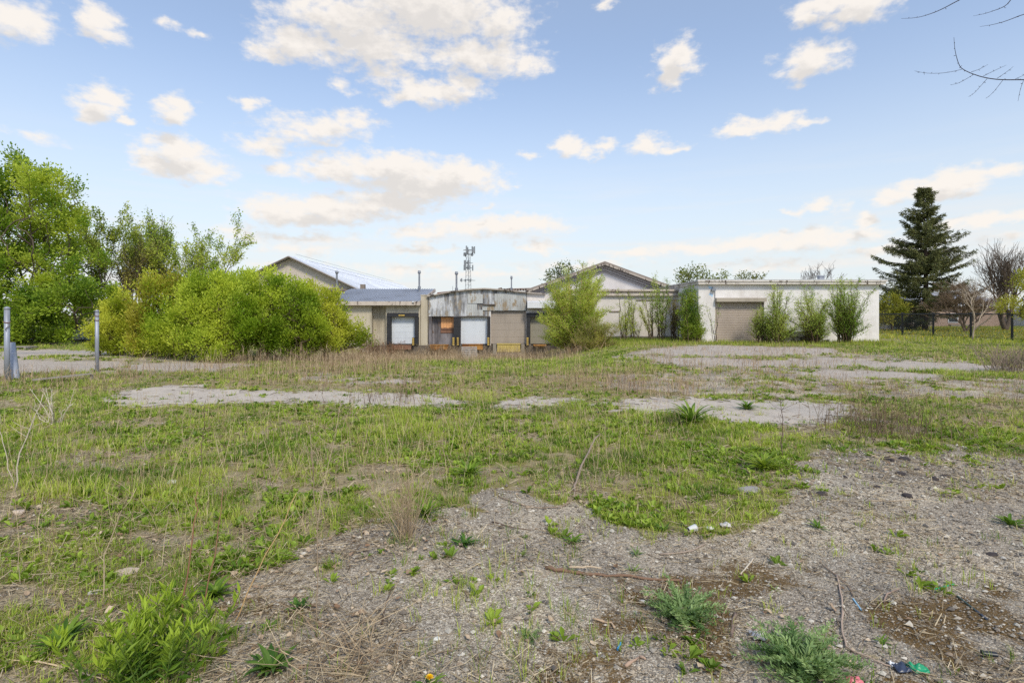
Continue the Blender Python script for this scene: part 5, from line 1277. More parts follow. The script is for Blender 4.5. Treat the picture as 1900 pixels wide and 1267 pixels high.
leafy_tree('leafing_tree', 'hazy grey green tree far behind the garden wall', 'tree', [gp_(1668, 95)], px_blobs([(1668, 558, 24, 14), (1650, 560, 20, 14), (1690, 562, 16, 12)], 95), 100, nt=160, nl=2600, leaf=(.3, .22), cols=((84, 92, 66), (124, 126, 92)), spread=.4, trunk_h=.6, r_tip=.02, rmax=.2)
leafy_tree('yew_bush', 'rounded dark green garden bush by the dark door of the brick house', 'bush', [gp_(1716, 70)], px_blobs([(1716, 592, 14, 10), (1704, 596, 10, 8)], 70), 101, nt=90, nl=2200, leaf=(.2, .12), cols=((40, 56, 36), (78, 96, 60)), spread=.2, r_tip=.01, rmax=.08)
leafy_tree('yew_bush', 'low dark bush between garage corner and garden bench, behind the fence', 'bush', [gp_(1668, 56)], px_blobs([(1668, 600, 16, 8), (1692, 601, 12, 8)], 56), 102, nt=70, nl=1500, leaf=(.16, .1), cols=((38, 48, 38), (76, 88, 60)), spread=.16, r_tip=.01, rmax=.06)
leafy_tree('distant_hedge', 'long dark hedge closing the yard behind the left trees', 'hedge', [gp_(px, 46) for px in range(-260, 480, 60)], px_blobs([(px, 592, 60, 34) for px in range(-260, 480, 70)], 46, .5), 103, nt=260, nl=12000, leaf=(.26, .18), cols=((58, 78, 30), (112, 128, 56)), spread=.3, r_tip=.012, rmax=.1)

# tree outside the right edge whose bare branches hang into the top right corner
ot = thing('overhanging_tree', 'bare tree just outside the frame whose thin twigs reach into the top right corner', 'tree', (7.0, 5.2, 0))
a = Acc(); a.tube([(7.0, 5.2, -.1), (6.95, 5.2, 1.6), (7.1, 5.25, 3.4), (7.0, 5.3, 5.6), (6.9, 5.2, 7.2)], [.2, .15, .12, .08, .03], 10, lin(70, 62, 60)); a.build('trunk', M['bark'], ot, True)
def twig(parent, lst, d0, d1, r0, r1):
    pts = [P(px, py, d0 + (d1 - d0) * i / (len(lst) - 1)) for i, (px, py) in enumerate(lst)]
    pts = np.array(pts); s = np.linspace(0, 1, len(pts)); ss = np.linspace(0, 1, len(pts) * 4); q = np.stack([np.interp(ss, s, pts[:, k]) for k in range(3)], -1)
    k = 5; pad = np.pad(q, ((2, 2), (0, 0)), 'edge'); sm_ = sum(pad[i:i + len(q)] for i in range(k)) / k; sm_[0] = q[0]; sm_[-1] = q[-1]
    a = Acc(); a.tube(sm_, np.linspace(r0, r1, len(sm_)), 5, lin(62, 58, 66))
    rg = rng_(int(lst[0][0]) + len(lst))
    for i in range(2, len(sm_) - 1, 3): a.tube([sm_[i], sm_[i] + rg.normal(size=3) * .006, sm_[i] + rg.normal(size=3) * .008], [r1 * 1.3, r1 * 2, r1], 4, lin(70, 60, 62))
    return a.build('branch', M['bark'], parent, True)
twig(ot, [(2330, 40), (2150, 130), (2000, 150), (1900, 148), (1862, 149), (1832, 146), (1807, 139), (1785, 129), (1779, 121), (1773, 100), (1771, 86), (1770, 70)], 5.3, 4.9, .0065, .0013)
for l in ([(1785, 129), (1760, 135), (1735, 137), (1715, 136), (1697, 132)], [(1806, 139), (1788, 150), (1775, 156), (1763, 158)], [(1832, 146), (1818, 162), (1807, 174), (1797, 180)], [(1861, 149), (1848, 166), (1838, 177), (1829, 183)], [(1899, 150), (1893, 166), (1889, 188)],
          [(1802, 134), (1818, 129), (1833, 120)], [(1824, 142), (1846, 131), (1868, 121)], [(1850, 146), (1868, 134), (1880, 124)], [(1884, 147), (1900, 140), (1920, 130)]):
    twig(ot, l, 4.95, 4.9, .002, .001)
twig(ot, [(2250, -60), (2000, -80), (1860, -40), (1780, 0), (1748, 18), (1722, 28), (1700, 34), (1672, 35)], 5.2, 4.8, .007, .001)
twig(ot, [(2250, -60), (1960, -40), (1880, -8), (1872, 6), (1862, 14), (1845, 20), (1828, 26), (1806, 30)], 5.2, 4.9, .006, .001)
twig(ot, [(2200, -20), (2000, 0), (1900, 26), (1872, 38), (1845, 46), (1818, 50)], 5.2, 4.9, .006, .001)

# ================================================================ ground cover (uncountable)
def scatter(n, seed, d0, d1, a, p0=-140, p1=2040):
    r = rng_(seed); u = r.random(n); e = 2 - a
    d = (d0 ** e + u * (d1 ** e - d0 ** e)) ** (1 / e)
    px = p0 + (p1 - p0) * r.random(n); x = (px - 950) / F * d
    return x, d, r
def blades(acc, x, y, z, H, W, lean, az, col, seg2=True):
    n = len(x); p = np.stack([x, y, z], -1); h = np.stack([np.cos(az), np.sin(az), 0 * az], -1)
    rot = az + pi / 2; s = np.stack([np.cos(rot), np.sin(rot), 0 * az], -1) * W[:, None] / 2
    up = np.array([0, 0, 1.])
    tip = p + up * (H * (1 - .35 * lean ** 2))[:, None] + h * (H * lean)[:, None]
    if seg2:
        mid = p + up * (H * .58)[:, None] + h * (H * lean * .32)[:, None]
        V = np.stack([p - s, p + s, mid - s * .8, mid + s * .8, tip], 1).reshape(-1, 3); i = np.arange(n) * 5
        acc.add(V, np.stack([i, i + 1, i + 3, i + 2], -1), np.stack([i + 2, i + 3, i + 4], -1), np.repeat(col, 5, 0))
    else:
        V = np.stack([p - s, p + s, tip], 1).reshape(-1, 3); i = np.arange(n) * 3
        acc.add(V, None, np.stack([i, i + 1, i + 2], -1), np.repeat(col, 3, 0))
GR = [np.array(lin(*c)) for c in ((88, 120, 38), (142, 168, 56), (182, 196, 84), (206, 190, 140))]
def grass_cols(x, y, r, dry=.2):
    n = len(x); f = np.clip(fbm(x * 1.6 + 70, y * 1.6, 3) * 2.4 - .62 + r.normal(size=n) * .2, 0, 1)[:, None]
    c = np.where(f < .5, GR[0] + (GR[1] - GR[0]) * f * 2, GR[1] + (GR[2] - GR[1]) * (f * 2 - 1))
    return np.where((r.random(n) < dry)[:, None], GR[3] * (.6 + .6 * r.random((n, 1))), c) * (.85 + .3 * r.random((n, 1)))
def build_grass():
    ac = Acc()
    # tufts
    x, y, r = scatter(60000, 201, 2.15, 34, 1.42)
    _, green, dead, _, pave, soil = fields(x, y)
    keep = r.random(len(x)) < np.clip(green * 1.05 + .02, 0, 1) * (1 - pave)
    keep &= ~((y > 31.5) & (x > -14) & (x < 24))
    x, y = x[keep], y[keep]; big = np.clip(fbm(x * .8 + 11, y * .8 + 5, 3) * 2.4 - .7, .15, 1.5) * (.4 + .6 * r.random(len(x)) + .9 * (r.random(len(x)) > .9))
    nb = 11
    X = np.repeat(x, nb); Y = np.repeat(y, nb); Bg = np.repeat(big, nb); n = len(X)
    th = r.random(n) * 2 * pi; rad = np.abs(r.normal(size=n)) * .035 * (1 + Y * .05)
    X = X + np.cos(th) * rad; Y = Y + np.sin(th) * rad
    near = Y < 9
    H = (.035 + .075 * r.random(n)) * (.6 + .8 * Bg) * np.clip(1 + (Y - 5) * .028, .9, 1.7); W = (.0026 + .0028 * r.random(n)) * np.clip(Y / 4.2, .9, 5)
    lean = np.clip(.25 + .55 * r.random(n), 0, 1.0); c = grass_cols(np.repeat(x, nb), np.repeat(y, nb), r)
    Z = gz(X, Y) - .004
    for m_, s2_ in ((near, True), (~near, False)):
        blades(ac, X[m_], Y[m_], Z[m_], H[m_], W[m_], lean[m_], th[m_] + r.normal(size=m_.sum()) * .5, c[m_], s2_)
    # low fine sward between
    x, y, r = scatter(170000, 202, 2.15, 30, 1.5)
    _, green, dead, _, pave, soil = fields(x, y); keep = r.random(len(x)) < green * .9 * (1 - pave); keep &= ~((y > 31) & (x > -14) & (x < 24))
    x, y = x[keep], y[keep]; n = len(x)
    blades(ac, x, y, gz(x, y) - .003, (.02 + .04 * r.random(n)) * np.clip(1 + (y - 5) * .02, 1, 1.5), (.0025 + .0035 * r.random(n)) * np.clip(y / 4, .9, 5), .4 + .6 * r.random(n), r.random(n) * 2 * pi, grass_cols(x, y, r, .2), False)
    tag(ac.build('grass', M['grass']), 'patchy spring grass growing over the abandoned yard', 'grass', kind='stuff')
build_grass()
def build_weeds():
    ac = Acc(); x, y, r = scatter(52000, 203, 2.15, 26, 1.45)
    _, green, dead, _, pave, soil = fields(x, y); cl = sstep(.45, .62, fbm(x * 1.1 + 33, y * 1.1 + 12, 3))
    keep = r.random(len(x)) < green * (.15 + .95 * cl) * (1 - pave); x, y = x[keep], y[keep]
    nl = 9; n0 = len(x); sz = (.6 + .8 * r.random(n0)) * np.clip(.9 + .015 * y, .9, 1.25)
    X = np.repeat(x, nl); Y = np.repeat(y, nl); S_ = np.repeat(sz, nl); n = len(X); th = r.random(n) * 2 * pi
    L = (.032 + .052 * r.random(n)) * S_; el = .35 + .75 * r.random(n)
    d = np.stack([np.cos(th) * np.cos(el), np.sin(th) * np.cos(el), np.sin(el)], -1)
    base = np.stack([X, Y, gz(X, Y) - .003], -1) + d * np.array([1, 1, 0]) * .008
    s = np.stack([-np.sin(th), np.cos(th), 0 * th], -1) * (L * (.14 + .12 * r.random(n)) * np.clip(.9 + Y * .02, 1, 1.5))[:, None]
    tip = base + d * L[:, None] - np.array([0, 0, 1.]) * (L * .18)[:, None]; mid = base + d * (L * .55)[:, None] + np.array([0, 0, 1.]) * (L * .06)[:, None]
    V = np.stack([base, mid + s, tip, mid - s], 1).reshape(-1, 3); i = np.arange(n) * 4
    f = np.repeat(r.random(n0), nl)[:, None]; c = (np.array(lin(92, 124, 34)) * (1 - f) + np.array(lin(156, 178, 64)) * f) * (.8 + .4 * r.random((n, 1)))
    ac.add(V, None, np.concatenate([np.stack([i, i + 1, i + 2], -1), np.stack([i, i + 2, i + 3], -1)]), np.repeat(c, 4, 0))
    tag(ac.build('weeds', M['grass']), 'broad leaved weeds spread through the grass', 'weeds', kind='stuff')
build_weeds()
def build_dry():
    ac = Acc(); x, y, r = scatter(120000, 204, 5, 39, .75, -300, 2200)
    _, green, dead, _, pave, soil = fields(x, y); keep = r.random(len(x)) < dead * (.25 + 1.1 * sstep(.4, .6, fbm(x * 2.3 + 8, y * 2.3 + 4, 3)))
    keep &= ~((y > 33) & (x > 6) & (x < 24)); keep &= ~((y > 28.5) & (y < 35) & (x / y > -.107) & (x / y < -.052)); keep &= ~((y > 36.5) & (x > 3.5)); x, y = x[keep], y[keep]; n = len(x)
    fr = sstep(.35, .65, fbm(x * .5, y * .5 + 60, 3)); Hh = (.16 + .36 * r.random(n) ** 1.5) * (.55 + .8 * fr) * np.where((y > 14) & (y < 45) & (x < 6) & (x > -14), 1.3, 1.0) * np.where((y > 30) & (x < 4), 1.25, np.where(y > 26, .85, 1)) * np.where(x > 4, .72, 1)
    f = r.random((n, 1)); c = np.array(lin(128, 104, 86)) * (1 - f) + np.array(lin(202, 180, 148)) * f
    az_ = r.random(n) * 2 * pi; ln = np.abs(r.normal(size=n)) * .36
    blades(ac, x, y, gz(x, y) - .01, Hh, .0045 + y * .00042, ln, az_, c, False)
    for q in range(2):                           # side shoots
        k = r.random(n) < .7; m = k.sum(); u = .35 + .5 * r.random(m)
        b = np.stack([x[k] + np.cos(az_[k]) * Hh[k] * ln[k] * u ** 1.5, y[k] + np.sin(az_[k]) * Hh[k] * ln[k] * u ** 1.5, gz(x[k], y[k]) + Hh[k] * u * .95], -1)
        blades(ac, b[:, 0], b[:, 1], b[:, 2], Hh[k] * (.2 + .25 * r.random(m)), .003 + y[k] * .0003, .5 + .6 * r.random(m), r.random(m) * 2 * pi, c[k], False)
    x, y, r = scatter(900, 213, 3.4, 10, 1.2, -100, 1300); k = lookup(g_fore, x, y) < .4; x, y = x[k], y[k]      # a few tall wisps over the foreground grass
    for X0, Y0 in zip(x, y):
        h = .18 + .42 * r.random() ** 2; b0 = np.array([X0, Y0, float(gz(X0, Y0)) - .01]); e = b0 + np.array([r.normal() * .2, r.normal() * .2, 1]) * h; m_ = (b0 + e) / 2 + r.normal(size=3) * .012; f = r.random(); c = np.array(lin(134, 112, 88)) * (1 - f) + np.array(lin(208, 190, 158)) * f
        w = .0012 + .0002 * Y0; ac.tube([b0, m_, e], [w, w * .8, w * .5], 3, c, False)
        for q in range(int(r.integers(0, 5))):
            u = .4 + .6 * r.random(); p = b0 + (e - b0) * u; ac.tube([p, p + unit(np.array([r.normal(), r.normal(), 1.3])) * h * .2], [w * .6, w * .4], 3, c, False)
    tag(ac.build('dead_weeds', M['dry']), 'brown dead weed stems standing in bands across the yard', 'weeds', kind='stuff')
build_dry()
def build_litter():
    # flattened straw on and between the weeds
    ac = Acc(); x, y, r = scatter(64000, 205, 2.1, 14, 1.5); bare, green, dead, moss, pave, soil = fields(x, y)
    cl = sstep(.42, .62, fbm(x * 1.3 + 3, y * 1.3 + 77, 4)); keep = r.random(len(x)) < np.clip(.05 + .55 * cl * (1 - .6 * sstep(5, 9, y)) * (1 - pave) + .5 * soil + .9 * lookup(g_lit, x, y), 0, 1)
    x, y = x[keep], y[keep]; n = len(x); th = r.random(n) * 2 * pi; L = .03 + .12 * r.random(n) ** 2; w = (.0012 + .0018 * r.random(n)) * np.clip(y / 3.5, 1, 3)
    z = gz(x, y) + .006 + .02 * r.random(n); dv = np.stack([np.cos(th), np.sin(th), .25 * r.normal(size=n)], -1); a_ = np.stack([x, y, z], -1); b_ = a_ + dv * L[:, None]; b_[:, 2] = np.maximum(b_[:, 2], gz(b_[:, 0], b_[:, 1]) + .004)
    f = r.random((n, 1)); c = np.array(lin(104, 86, 66)) * (1 - f) + np.array(lin(206, 190, 160)) * f
    edges_mesh(ac, a_, b_, w, w * .7, 3, c)
    tag(ac.build('straw_litter', M['dry']), 'flattened straw and dry stem litter over soil and gravel', 'litter', kind='stuff')
    ac = Acc(); x, y, r = scatter(95000, 206, 2.1, 9, 1.6); bare, *_ = fields(x, y); keep = r.random(len(x)) < bare * .85; x, y = x[keep], y[keep]; n = len(x)
    s = np.exp(r.normal(size=n) * .6) * .0041 * np.clip(y / 3.2, 1, 2); s = np.minimum(s, .022)
    oct_ = np.array([(1, 0, 0), (-1, 0, 0), (0, 1, 0), (0, -1, 0), (0, 0, .7), (0, 0, -.7)], float)
    V = np.repeat(np.stack([x, y, gz(x, y) + s * .25 + .002], -1), 6, 0) + np.tile(oct_, (n, 1)) * np.repeat(s, 6)[:, None] * (.55 + .9 * r.random((n * 6, 3)))
    T = np.array([(0, 2, 4), (2, 1, 4), (1, 3, 4), (3, 0, 4), (2, 0, 5), (1, 2, 5), (3, 1, 5), (0, 3, 5)]); T = (T[None] + (np.arange(n) * 6)[:, None, None]).reshape(-1, 3)
    pal = np.array([lin(*c) for c in ((156, 148, 136), (126, 117, 106), (188, 182, 170), (170, 156, 136), (106, 100, 94), (196, 188, 174), (146, 130, 112))]); c = pal[r.choice(7, n, p=[.28, .2, .12, .16, .1, .06, .08])] * (.8 + .4 * r.random((n, 1)))
    ac.add(V, None, T, np.repeat(c, 6, 0)); tag(ac.build('gravel', M['pebble']), 'loose mixed gravel on the bare foreground', 'gravel', kind='stuff')
    # curled fallen leaves
    ac = Acc(); x, y, r = scatter(4600, 207, 2.2, 9, 1.6); cl = sstep(.5, .66, fbm(x * .8 + 51, y * .8 + 20, 3)); keep = r.random(len(x)) < .03 + .3 * cl + .6 * lookup(g_lit, x, y); x, y = x[keep], y[keep]; n = len(x)
    th = r.random(n) * 2 * pi; L = .014 + .032 * r.random(n); d = np.stack([np.cos(th), np.sin(th), .2 * r.normal(size=n)], -1); s = np.stack([-np.sin(th), np.cos(th), .3 * r.normal(size=n)], -1)
    p = np.stack([x, y, gz(x, y) + .012], -1); up = np.array([0, 0, 1.]); k = lambda a, b, h: p + d * (L * a)[:, None] + s * (L * b)[:, None] + up * (L * h)[:, None] * (.5 + r.random((n, 1)))
    V = np.stack([k(-.5, 0, .1), k(-.1, .38, .35), k(.1, 0, .02), k(-.1, -.38, .3), k(.55, 0, .25), k(.3, .3, .3), k(.3, -.3, .2)], 1).reshape(-1, 3); i = np.arange(n) * 7
    T = np.concatenate([np.stack([i + a, i + b, i + c_], -1) for a, b, c_ in ((0, 2, 1), (0, 3, 2), (1, 2, 5), (2, 3, 6), (2, 4, 5), (2, 6, 4))])
    f = r.random((n, 1)); c = np.array(lin(134, 106, 84)) * (1 - f) + np.array(lin(206, 188, 164)) * f; ac.add(V, None, T, np.repeat(c, 7, 0))
    tag(ac.build('fallen_leaves', M['dry']), 'curled brown leaves caught among the weeds', 'leaves', kind='stuff')
    # dandelions over the far lawn
    ac = Acc(); r = rng_(208); x = 26 + 30 * r.random(1500); y = 34 + 34 * r.random(1500); m = (x > 32) | (y > 36); x, y = x[m], y[m]; n = len(x); p = np.stack([x, y, gz(x, y) + .12], -1); q = .05
    V = np.stack([p + [-q, 0, -.02], p + [0, -q, .03], p + [q, 0, -.02], p + [0, q, .03]], 1).reshape(-1, 3); i = np.arange(n) * 4
    ac.add(V, np.stack([i, i + 1, i + 2, i + 3], -1), None, lin(226, 196, 40)); tag(ac.build('dandelions', M['plain']), 'yellow dandelions dotted over the neighbour lawn', 'flowers', kind='stuff')
    ac = Acc(); x, y, r = scatter(16000, 209, 30, 74, .6, 1600, 2300); k = (x > 24.5); x, y = x[k], y[k]; n = len(x); c = np.array(lin(128, 146, 50)) + (np.array(lin(190, 192, 88)) - np.array(lin(128, 146, 50))) * r.random((n, 1))
    blades(ac, x, y, gz(x, y) - .01, .10 + .18 * r.random(n) * np.where(x < 31.5, 1.6, .8), .03 + .0008 * y, .5 * r.random(n), r.random(n) * 2 * pi, c, False)
    x2, y2, r = scatter(9000, 210, 26, 33.2, .5, 1080, 1660); k = (y2 > 28 + 2.5 * fbm(x2 * .4, y2 * .4 + 5)) & (y2 < 33.1); x2, y2 = x2[k], y2[k]; n = len(x2); c = np.array(lin(116, 138, 48)) + (np.array(lin(184, 188, 86)) - np.array(lin(116, 138, 48))) * r.random((n, 1))
    blades(ac, x2, y2, gz(x2, y2) - .01, .10 + .22 * r.random(n), .02 + .012 * r.random(n), .5 * r.random(n), r.random(n) * 2 * pi, c, False)
    x3, y3, r = scatter(3500, 211, 33.3, 37.2, .5, 1050, 1290); k = (x3 < 11.4); x3, y3 = x3[k], y3[k]; n = len(x3); c = np.array(lin(84, 112, 36)) + (np.array(lin(156, 170, 66)) - np.array(lin(84, 112, 36))) * r.random((n, 1))
    blades(ac, x3, y3, gz(x3, y3) - .01, .10 + .2 * r.random(n), .03 + .01 * r.random(n), .5 * r.random(n), r.random(n) * 2 * pi, c, False)
    tag(ac.build('lawn_grass', M['grass']), 'brighter grass along the buildings and on the neighbour lawn', 'grass', kind='stuff')
build_litter()

# ================================================================ single plants, sticks and rubbish in the foreground
def arch_leaf(acc, base, th, L, W, el0, droop, col, rng, jag=.25, n=6):
    s = np.linspace(0, 1, n + 1); e = el0 - droop * s
    ds = L / n; h = np.concatenate([[0], np.cumsum(np.cos(e[:-1]) * ds)]); v = np.concatenate([[0], np.cumsum(np.sin(e[:-1]) * ds)])
    wv = W * .5 * np.sin(np.clip(s * .93 + .07, 0, 1) ** .8 * pi) ** .8 * (1 + jag * rng.normal(size=n + 1))
    d = np.array([cos(th), sin(th), 0]); q = np.array([-sin(th), cos(th), 0]); bend = rng.normal() * .12
    c = base + d * h[:, None] + np.array([0, 0, 1.]) * v[:, None] + q * (bend * L * s ** 2)[:, None]
    up = np.array([0, 0, 1.]); V = np.concatenate([c + q * wv[:, None] + up * wv[:, None] * .35, c, c - q * wv[:, None] + up * wv[:, None] * .35]); m = n + 1
    Q = [(i, i + 1, m + i + 1, m + i) for i in range(n)] + [(m + i, m + i + 1, 2 * m + i + 1, 2 * m + i) for i in range(n)]
    acc.add(V, Q, None, np.asarray(col))
def rosette(name, label, cat, px, py, R, n, W, cols, seed, group=None, el=(.3, 1.2), jag=.3, flower=None):
    rng = rng_(seed); g = G(px, py); t = thing(name, label, cat, g, group); a = Acc()
    c0, c1 = np.array(lin(*cols[0])), np.array(lin(*cols[1]))
    for i in range(n):
        L = R * (.55 + .6 * rng.random()); f = rng.random()
        e = el[0] + (el[1] - el[0]) * rng.random()
        arch_leaf(a, g + np.array([rng.normal() * .008, rng.normal() * .008, -.004]), i * 2.4 + rng.normal() * .3, L, W * L * (.8 + .4 * rng.random()), e, e + .15 * rng.random(), c0 + (c1 - c0) * f, rng, jag)
    a.build('leaves', M['grass'], t)
    if flower:
        a = Acc(); fx = g + np.array([0, 0, flower[0]]); a.tube([g, fx], .0025, 5, lin(126, 140, 80)); a.build('stalk', M['grass'], t)
        a = Acc()
        for k in range(46):
            th = k * 2.4; el_ = .15 + 1.3 * (k / 46); L = flower[1] * (1 - .35 * k / 46); d = np.array([cos(th) * cos(el_), sin(th) * cos(el_), sin(el_)]); q = np.array([-sin(th), cos(th), 0]) * .0022
            a.add([fx - q, fx + q, fx + d * L + q * 1.2, fx + d * L - q * 1.2], [(0, 1, 2, 3)], None, lin(246, 200, 20))
        a.build('flower', M['plain'], t)
    return t
GRN = ((70, 108, 34), (130, 160, 60)); DKG = ((52, 92, 34), (104, 142, 54))
rg_ = 'leafy rosettes on the bare gravel'
for i, (lab, px, py, r, n, w, c) in enumerate((
    ('darkest rosette of long toothed leaves, on gravel left of the dead branch', 860, 1012, .125, 24, .2, DKG),
    ('bright rosette above the thick end of the dead branch', 1062, 1008, .11, 22, .2, GRN),
    ('small sparse rosette level with the dark toothed one, to its right', 968, 1032, .075, 12, .16, ((96, 116, 60), (140, 156, 84))),
    ('tiny rosette above the sparse one at the edge of the grass', 975, 998, .06, 10, .18, ((96, 120, 50), (140, 160, 80))),
    ('feathery rosette right of the dead branch tip, upper of two', 1178, 1030, .085, 16, .12, ((84, 116, 56), (136, 160, 84))),
    ('feathery rosette just above the dead branch, lower of two', 1174, 1060, .075, 16, .1, ((96, 124, 60), (148, 166, 90))),
    ('rosette standing alone on the open grey gravel at the right', 1518, 980, .11, 18, .14, GRN),
    ('flat rosette cut by the right edge on the open gravel', 1875, 974, .17, 20, .14, ((80, 116, 36), (132, 160, 60))),
    ('small rosette in the gravel between thistle and green straw', 1638, 1195, .06, 14, .12, GRN),
    ('little pale seedling tuft left of the blue straw', 1440, 1096, .05, 9, .14, ((120, 140, 60), (160, 176, 90))),
    ('low tuft at the front of the grass tongue near the white cup', 1232, 985, .11, 16, .12, GRN),
    ('mid green rosette among grit below the tall grass clump', 556, 1128, .085, 18, .2, DKG),
    ('yellowish seedlings at the gravel edge, right of the grass tongue', 1486, 890, .11, 14, .12, ((140, 150, 60), (184, 180, 90))))):
    rosette('rosette_plant', lab, 'weed', px, py, r, n, w, c, 300 + i, rg_)
rosette('dandelion', 'dandelion with one yellow flower at the bottom edge of the photo', 'flower', 797, 1278, .09, 14, .16, GRN, 330, None, flower=(.05, .02))
rosette('dock_plant', 'clump of upright strap leaves at the bottom left, left of the goldenrod', 'weed', 112, 1205, .17, 40, .15, ((70, 104, 30), (136, 164, 60)), 331, None, (.6, 1.45), .1)
rosette('dock_plant', 'leafy clump at the bottom edge between goldenrod and dry twigs', 'weed', 500, 1248, .15, 34, .2, ((62, 98, 34), (116, 146, 60)), 332, None, (.4, 1.3), .2)
rosette('dock_plant', 'broad leaved clump in the grass at lower left, behind the goldenrod', 'weed', 400, 1108, .14, 34, .2, ((74, 108, 30), (136, 164, 56)), 333, None, (.4, 1.3), .15)
rosette('pavement_weed', 'round green weed growing alone on the right asphalt slab', 'weed', 1386, 760, .26, 46, .14, GRN, 334, None, (.4, 1.5), .2)
rosette('pavement_weed', 'taller green weed at the left end of the right asphalt slab', 'weed', 1283, 790, .5, 70, .1, ((84, 118, 40), (150, 172, 74)), 335, None, (.6, 1.5), .2)
rosette('pavement_weed', 'yellow green leafy weed at the right tip of the grass tongue', 'weed', 1418, 872, .28, 60, .12, ((110, 138, 40), (170, 186, 76)), 336, None, (.5, 1.5), .2)
rosette('pavement_weed', 'bright tall tuft in the middle of the foreground grass', 'weed', 870, 885, .24, 60, .1, ((94, 130, 36), (154, 178, 64)), 337, None, (.6, 1.5), .15)
rosette('pavement_weed', 'dense grass-like weed at the foot of the tall dry clump', 'weed', 790, 960, .2, 60, .08, ((88, 122, 36), (146, 170, 62)), 338, None, (.6, 1.5), .15)

def thistle(label, px, py, R, n, seed):
    rng = rng_(seed); g = G(px, py); t = thing('thistle', label, 'weed', g, 'feathery thistles on the gravel'); pos = []; dr = []; LL = []; cc = []
    for i in range(n):
        th = i * 2.4 + rng.normal() * .2; L = R * (.5 + .6 * rng.random()); el = .15 + 1.1 * rng.random(); m = 16; s = np.linspace(.08, 1, m); e = el - (el * .9) * s
        h = np.cumsum(np.cos(e)) * L / m; v = np.cumsum(np.sin(e)) * L / m; d = np.array([cos(th), sin(th), 0]); q = np.array([-sin(th), cos(th), 0]); up = np.array([0, 0, 1.])
        c = g + d * h[:, None] + up * v[:, None] + rng.normal(size=(m, 3)) * .003
        tone = rng.random()
        for sg_ in (1, -1, 0):
            dv = d * .55 + q * sg_ * .9 + up * (.25 + .5 * rng.random((m, 1))) + rng.normal(size=(m, 3)) * .25
            pos.append(c); dr.append(dv); LL.append(R * .17 * (1.15 - .7 * s)); cc.append(np.repeat((np.array(lin(100, 132, 78)) * (1 - tone) + np.array(lin(164, 186, 126)) * tone)[None], m, 0) * (.8 + .4 * rng.random((m, 1))))
    a = Acc(); L_ = np.concatenate(LL); leaves_mesh(a, np.vstack(pos), np.vstack(dr), L_, L_ * .32, np.vstack(cc), rng, .2); a.build('leaves', M['grass'], t); return t
thistle('blue green feathery thistle beside the thin end of the dead branch', 1265, 1150, .25, 64, 341)
thistle('largest blue green thistle at the bottom edge, near the green wrapper', 1490, 1245, .29, 86, 342)
thistle('small pale thistle sprig on the mossy grit at bottom centre', 984, 1186, .09, 18, 343)

def goldenrod():
    rng = rng_(351); g = G(298, 1262); t = thing('goldenrod', 'large lush clump of lance leaved shoots at the bottom left', 'plant', g); pos = []; dr = []; LL = []; cc = []; st = Acc()
    for i in range(46):
        b = g + np.array([rng.normal() * .10, rng.normal() * .07, 0]); b[2] = float(gz(b[0], b[1])); H = .2 + .16 * rng.random(); lean = np.array([(b[0] - g[0]) * .5 + rng.normal() * .03, (b[1] - g[1]) * .5 + rng.normal() * .04, 0])
        s = np.linspace(0, 1, 7)[:, None]; pts = b + np.array([0, 0, H]) * s + lean * s ** 1.5; st.tube(pts, np.linspace(.003, .0015, 7), 5, lin(108, 130, 60), False)
        m = 26; u = .1 + .9 * rng.random(m) ** .7; p = b + np.array([0, 0, H]) * u[:, None] + lean * (u ** 1.5)[:, None]; th = rng.random(m) * 2 * pi; el = .2 + .9 * u + rng.normal(size=m) * .2
        pos.append(p); dr.append(np.stack([np.cos(th) * np.cos(el), np.sin(th) * np.cos(el), np.sin(el)], -1)); LL.append((.055 + .045 * rng.random(m)) * (1.1 - .35 * u))
        f = np.clip(u ** 2 * 1.0 + rng.normal(size=m) * .15, 0, 1)[:, None]; cc.append(np.array(lin(78, 114, 36)) * (1 - f) + np.array(lin(168, 190, 66)) * f)
    st.build('stems', M['grass'], t); a = Acc(); L_ = np.concatenate(LL); leaves_mesh(a, np.vstack(pos), np.vstack(dr), L_, L_ * .2, np.vstack(cc), rng, .25); a.build('leaves', M['grass'], t)
goldenrod()

# tall dry stalks standing in the foreground
def stalk(label, pts, r0=.004, col=(186, 168, 140), side=0, seed=1, spread=.18):
    g = G(*pts[0]); d = g[1]; t = thing('dry_stalk', label, 'stalk', g, 'tall dry stalks in the foreground'); rng = rng_(seed)
    W = np.array([g - [0, 0, .02]] + [P(px, py, d + .02 * i) for i, (px, py) in enumerate(pts[1:], 1)]); s0 = np.linspace(0, 1, len(W)); s = np.linspace(0, 1, 9); q = np.stack([np.interp(s, s0, W[:, k]) for k in range(3)], -1); q[1:-1] += rng.normal(size=(7, 3)) * .006
    a = Acc(); a.tube(q, np.linspace(r0, r0 * .45, 9), 6, lin(*col)); a.build('stem', M['dry'], t, True)
    if side:
        a = Acc(); H = np.linalg.norm(q[-1] - q[0])
        for i in range(side):
            u = .35 + .62 * rng.random(); k = min(int(u * 8), 7); p = q[k] + (q[k + 1] - q[k]) * (u * 8 - k); d_ = unit(np.array([rng.normal(), rng.normal() * .6, .9])) * H * spread * (.5 + rng.random()); e = p + d_
            a.tube([p, p + d_ * .5 + rng.normal(size=3) * .008, e], [r0 * .4, r0 * .3, r0 * .2], 4, lin(*col))
            if rng.random() < .5: a.tube([e, e + [0, 0, .006], e + [0, 0, .014]], [r0 * .3, r0 * 1.1, r0 * .3], 5, lin(120, 100, 84))
        a.build('side_twig', M['dry'], t, True)
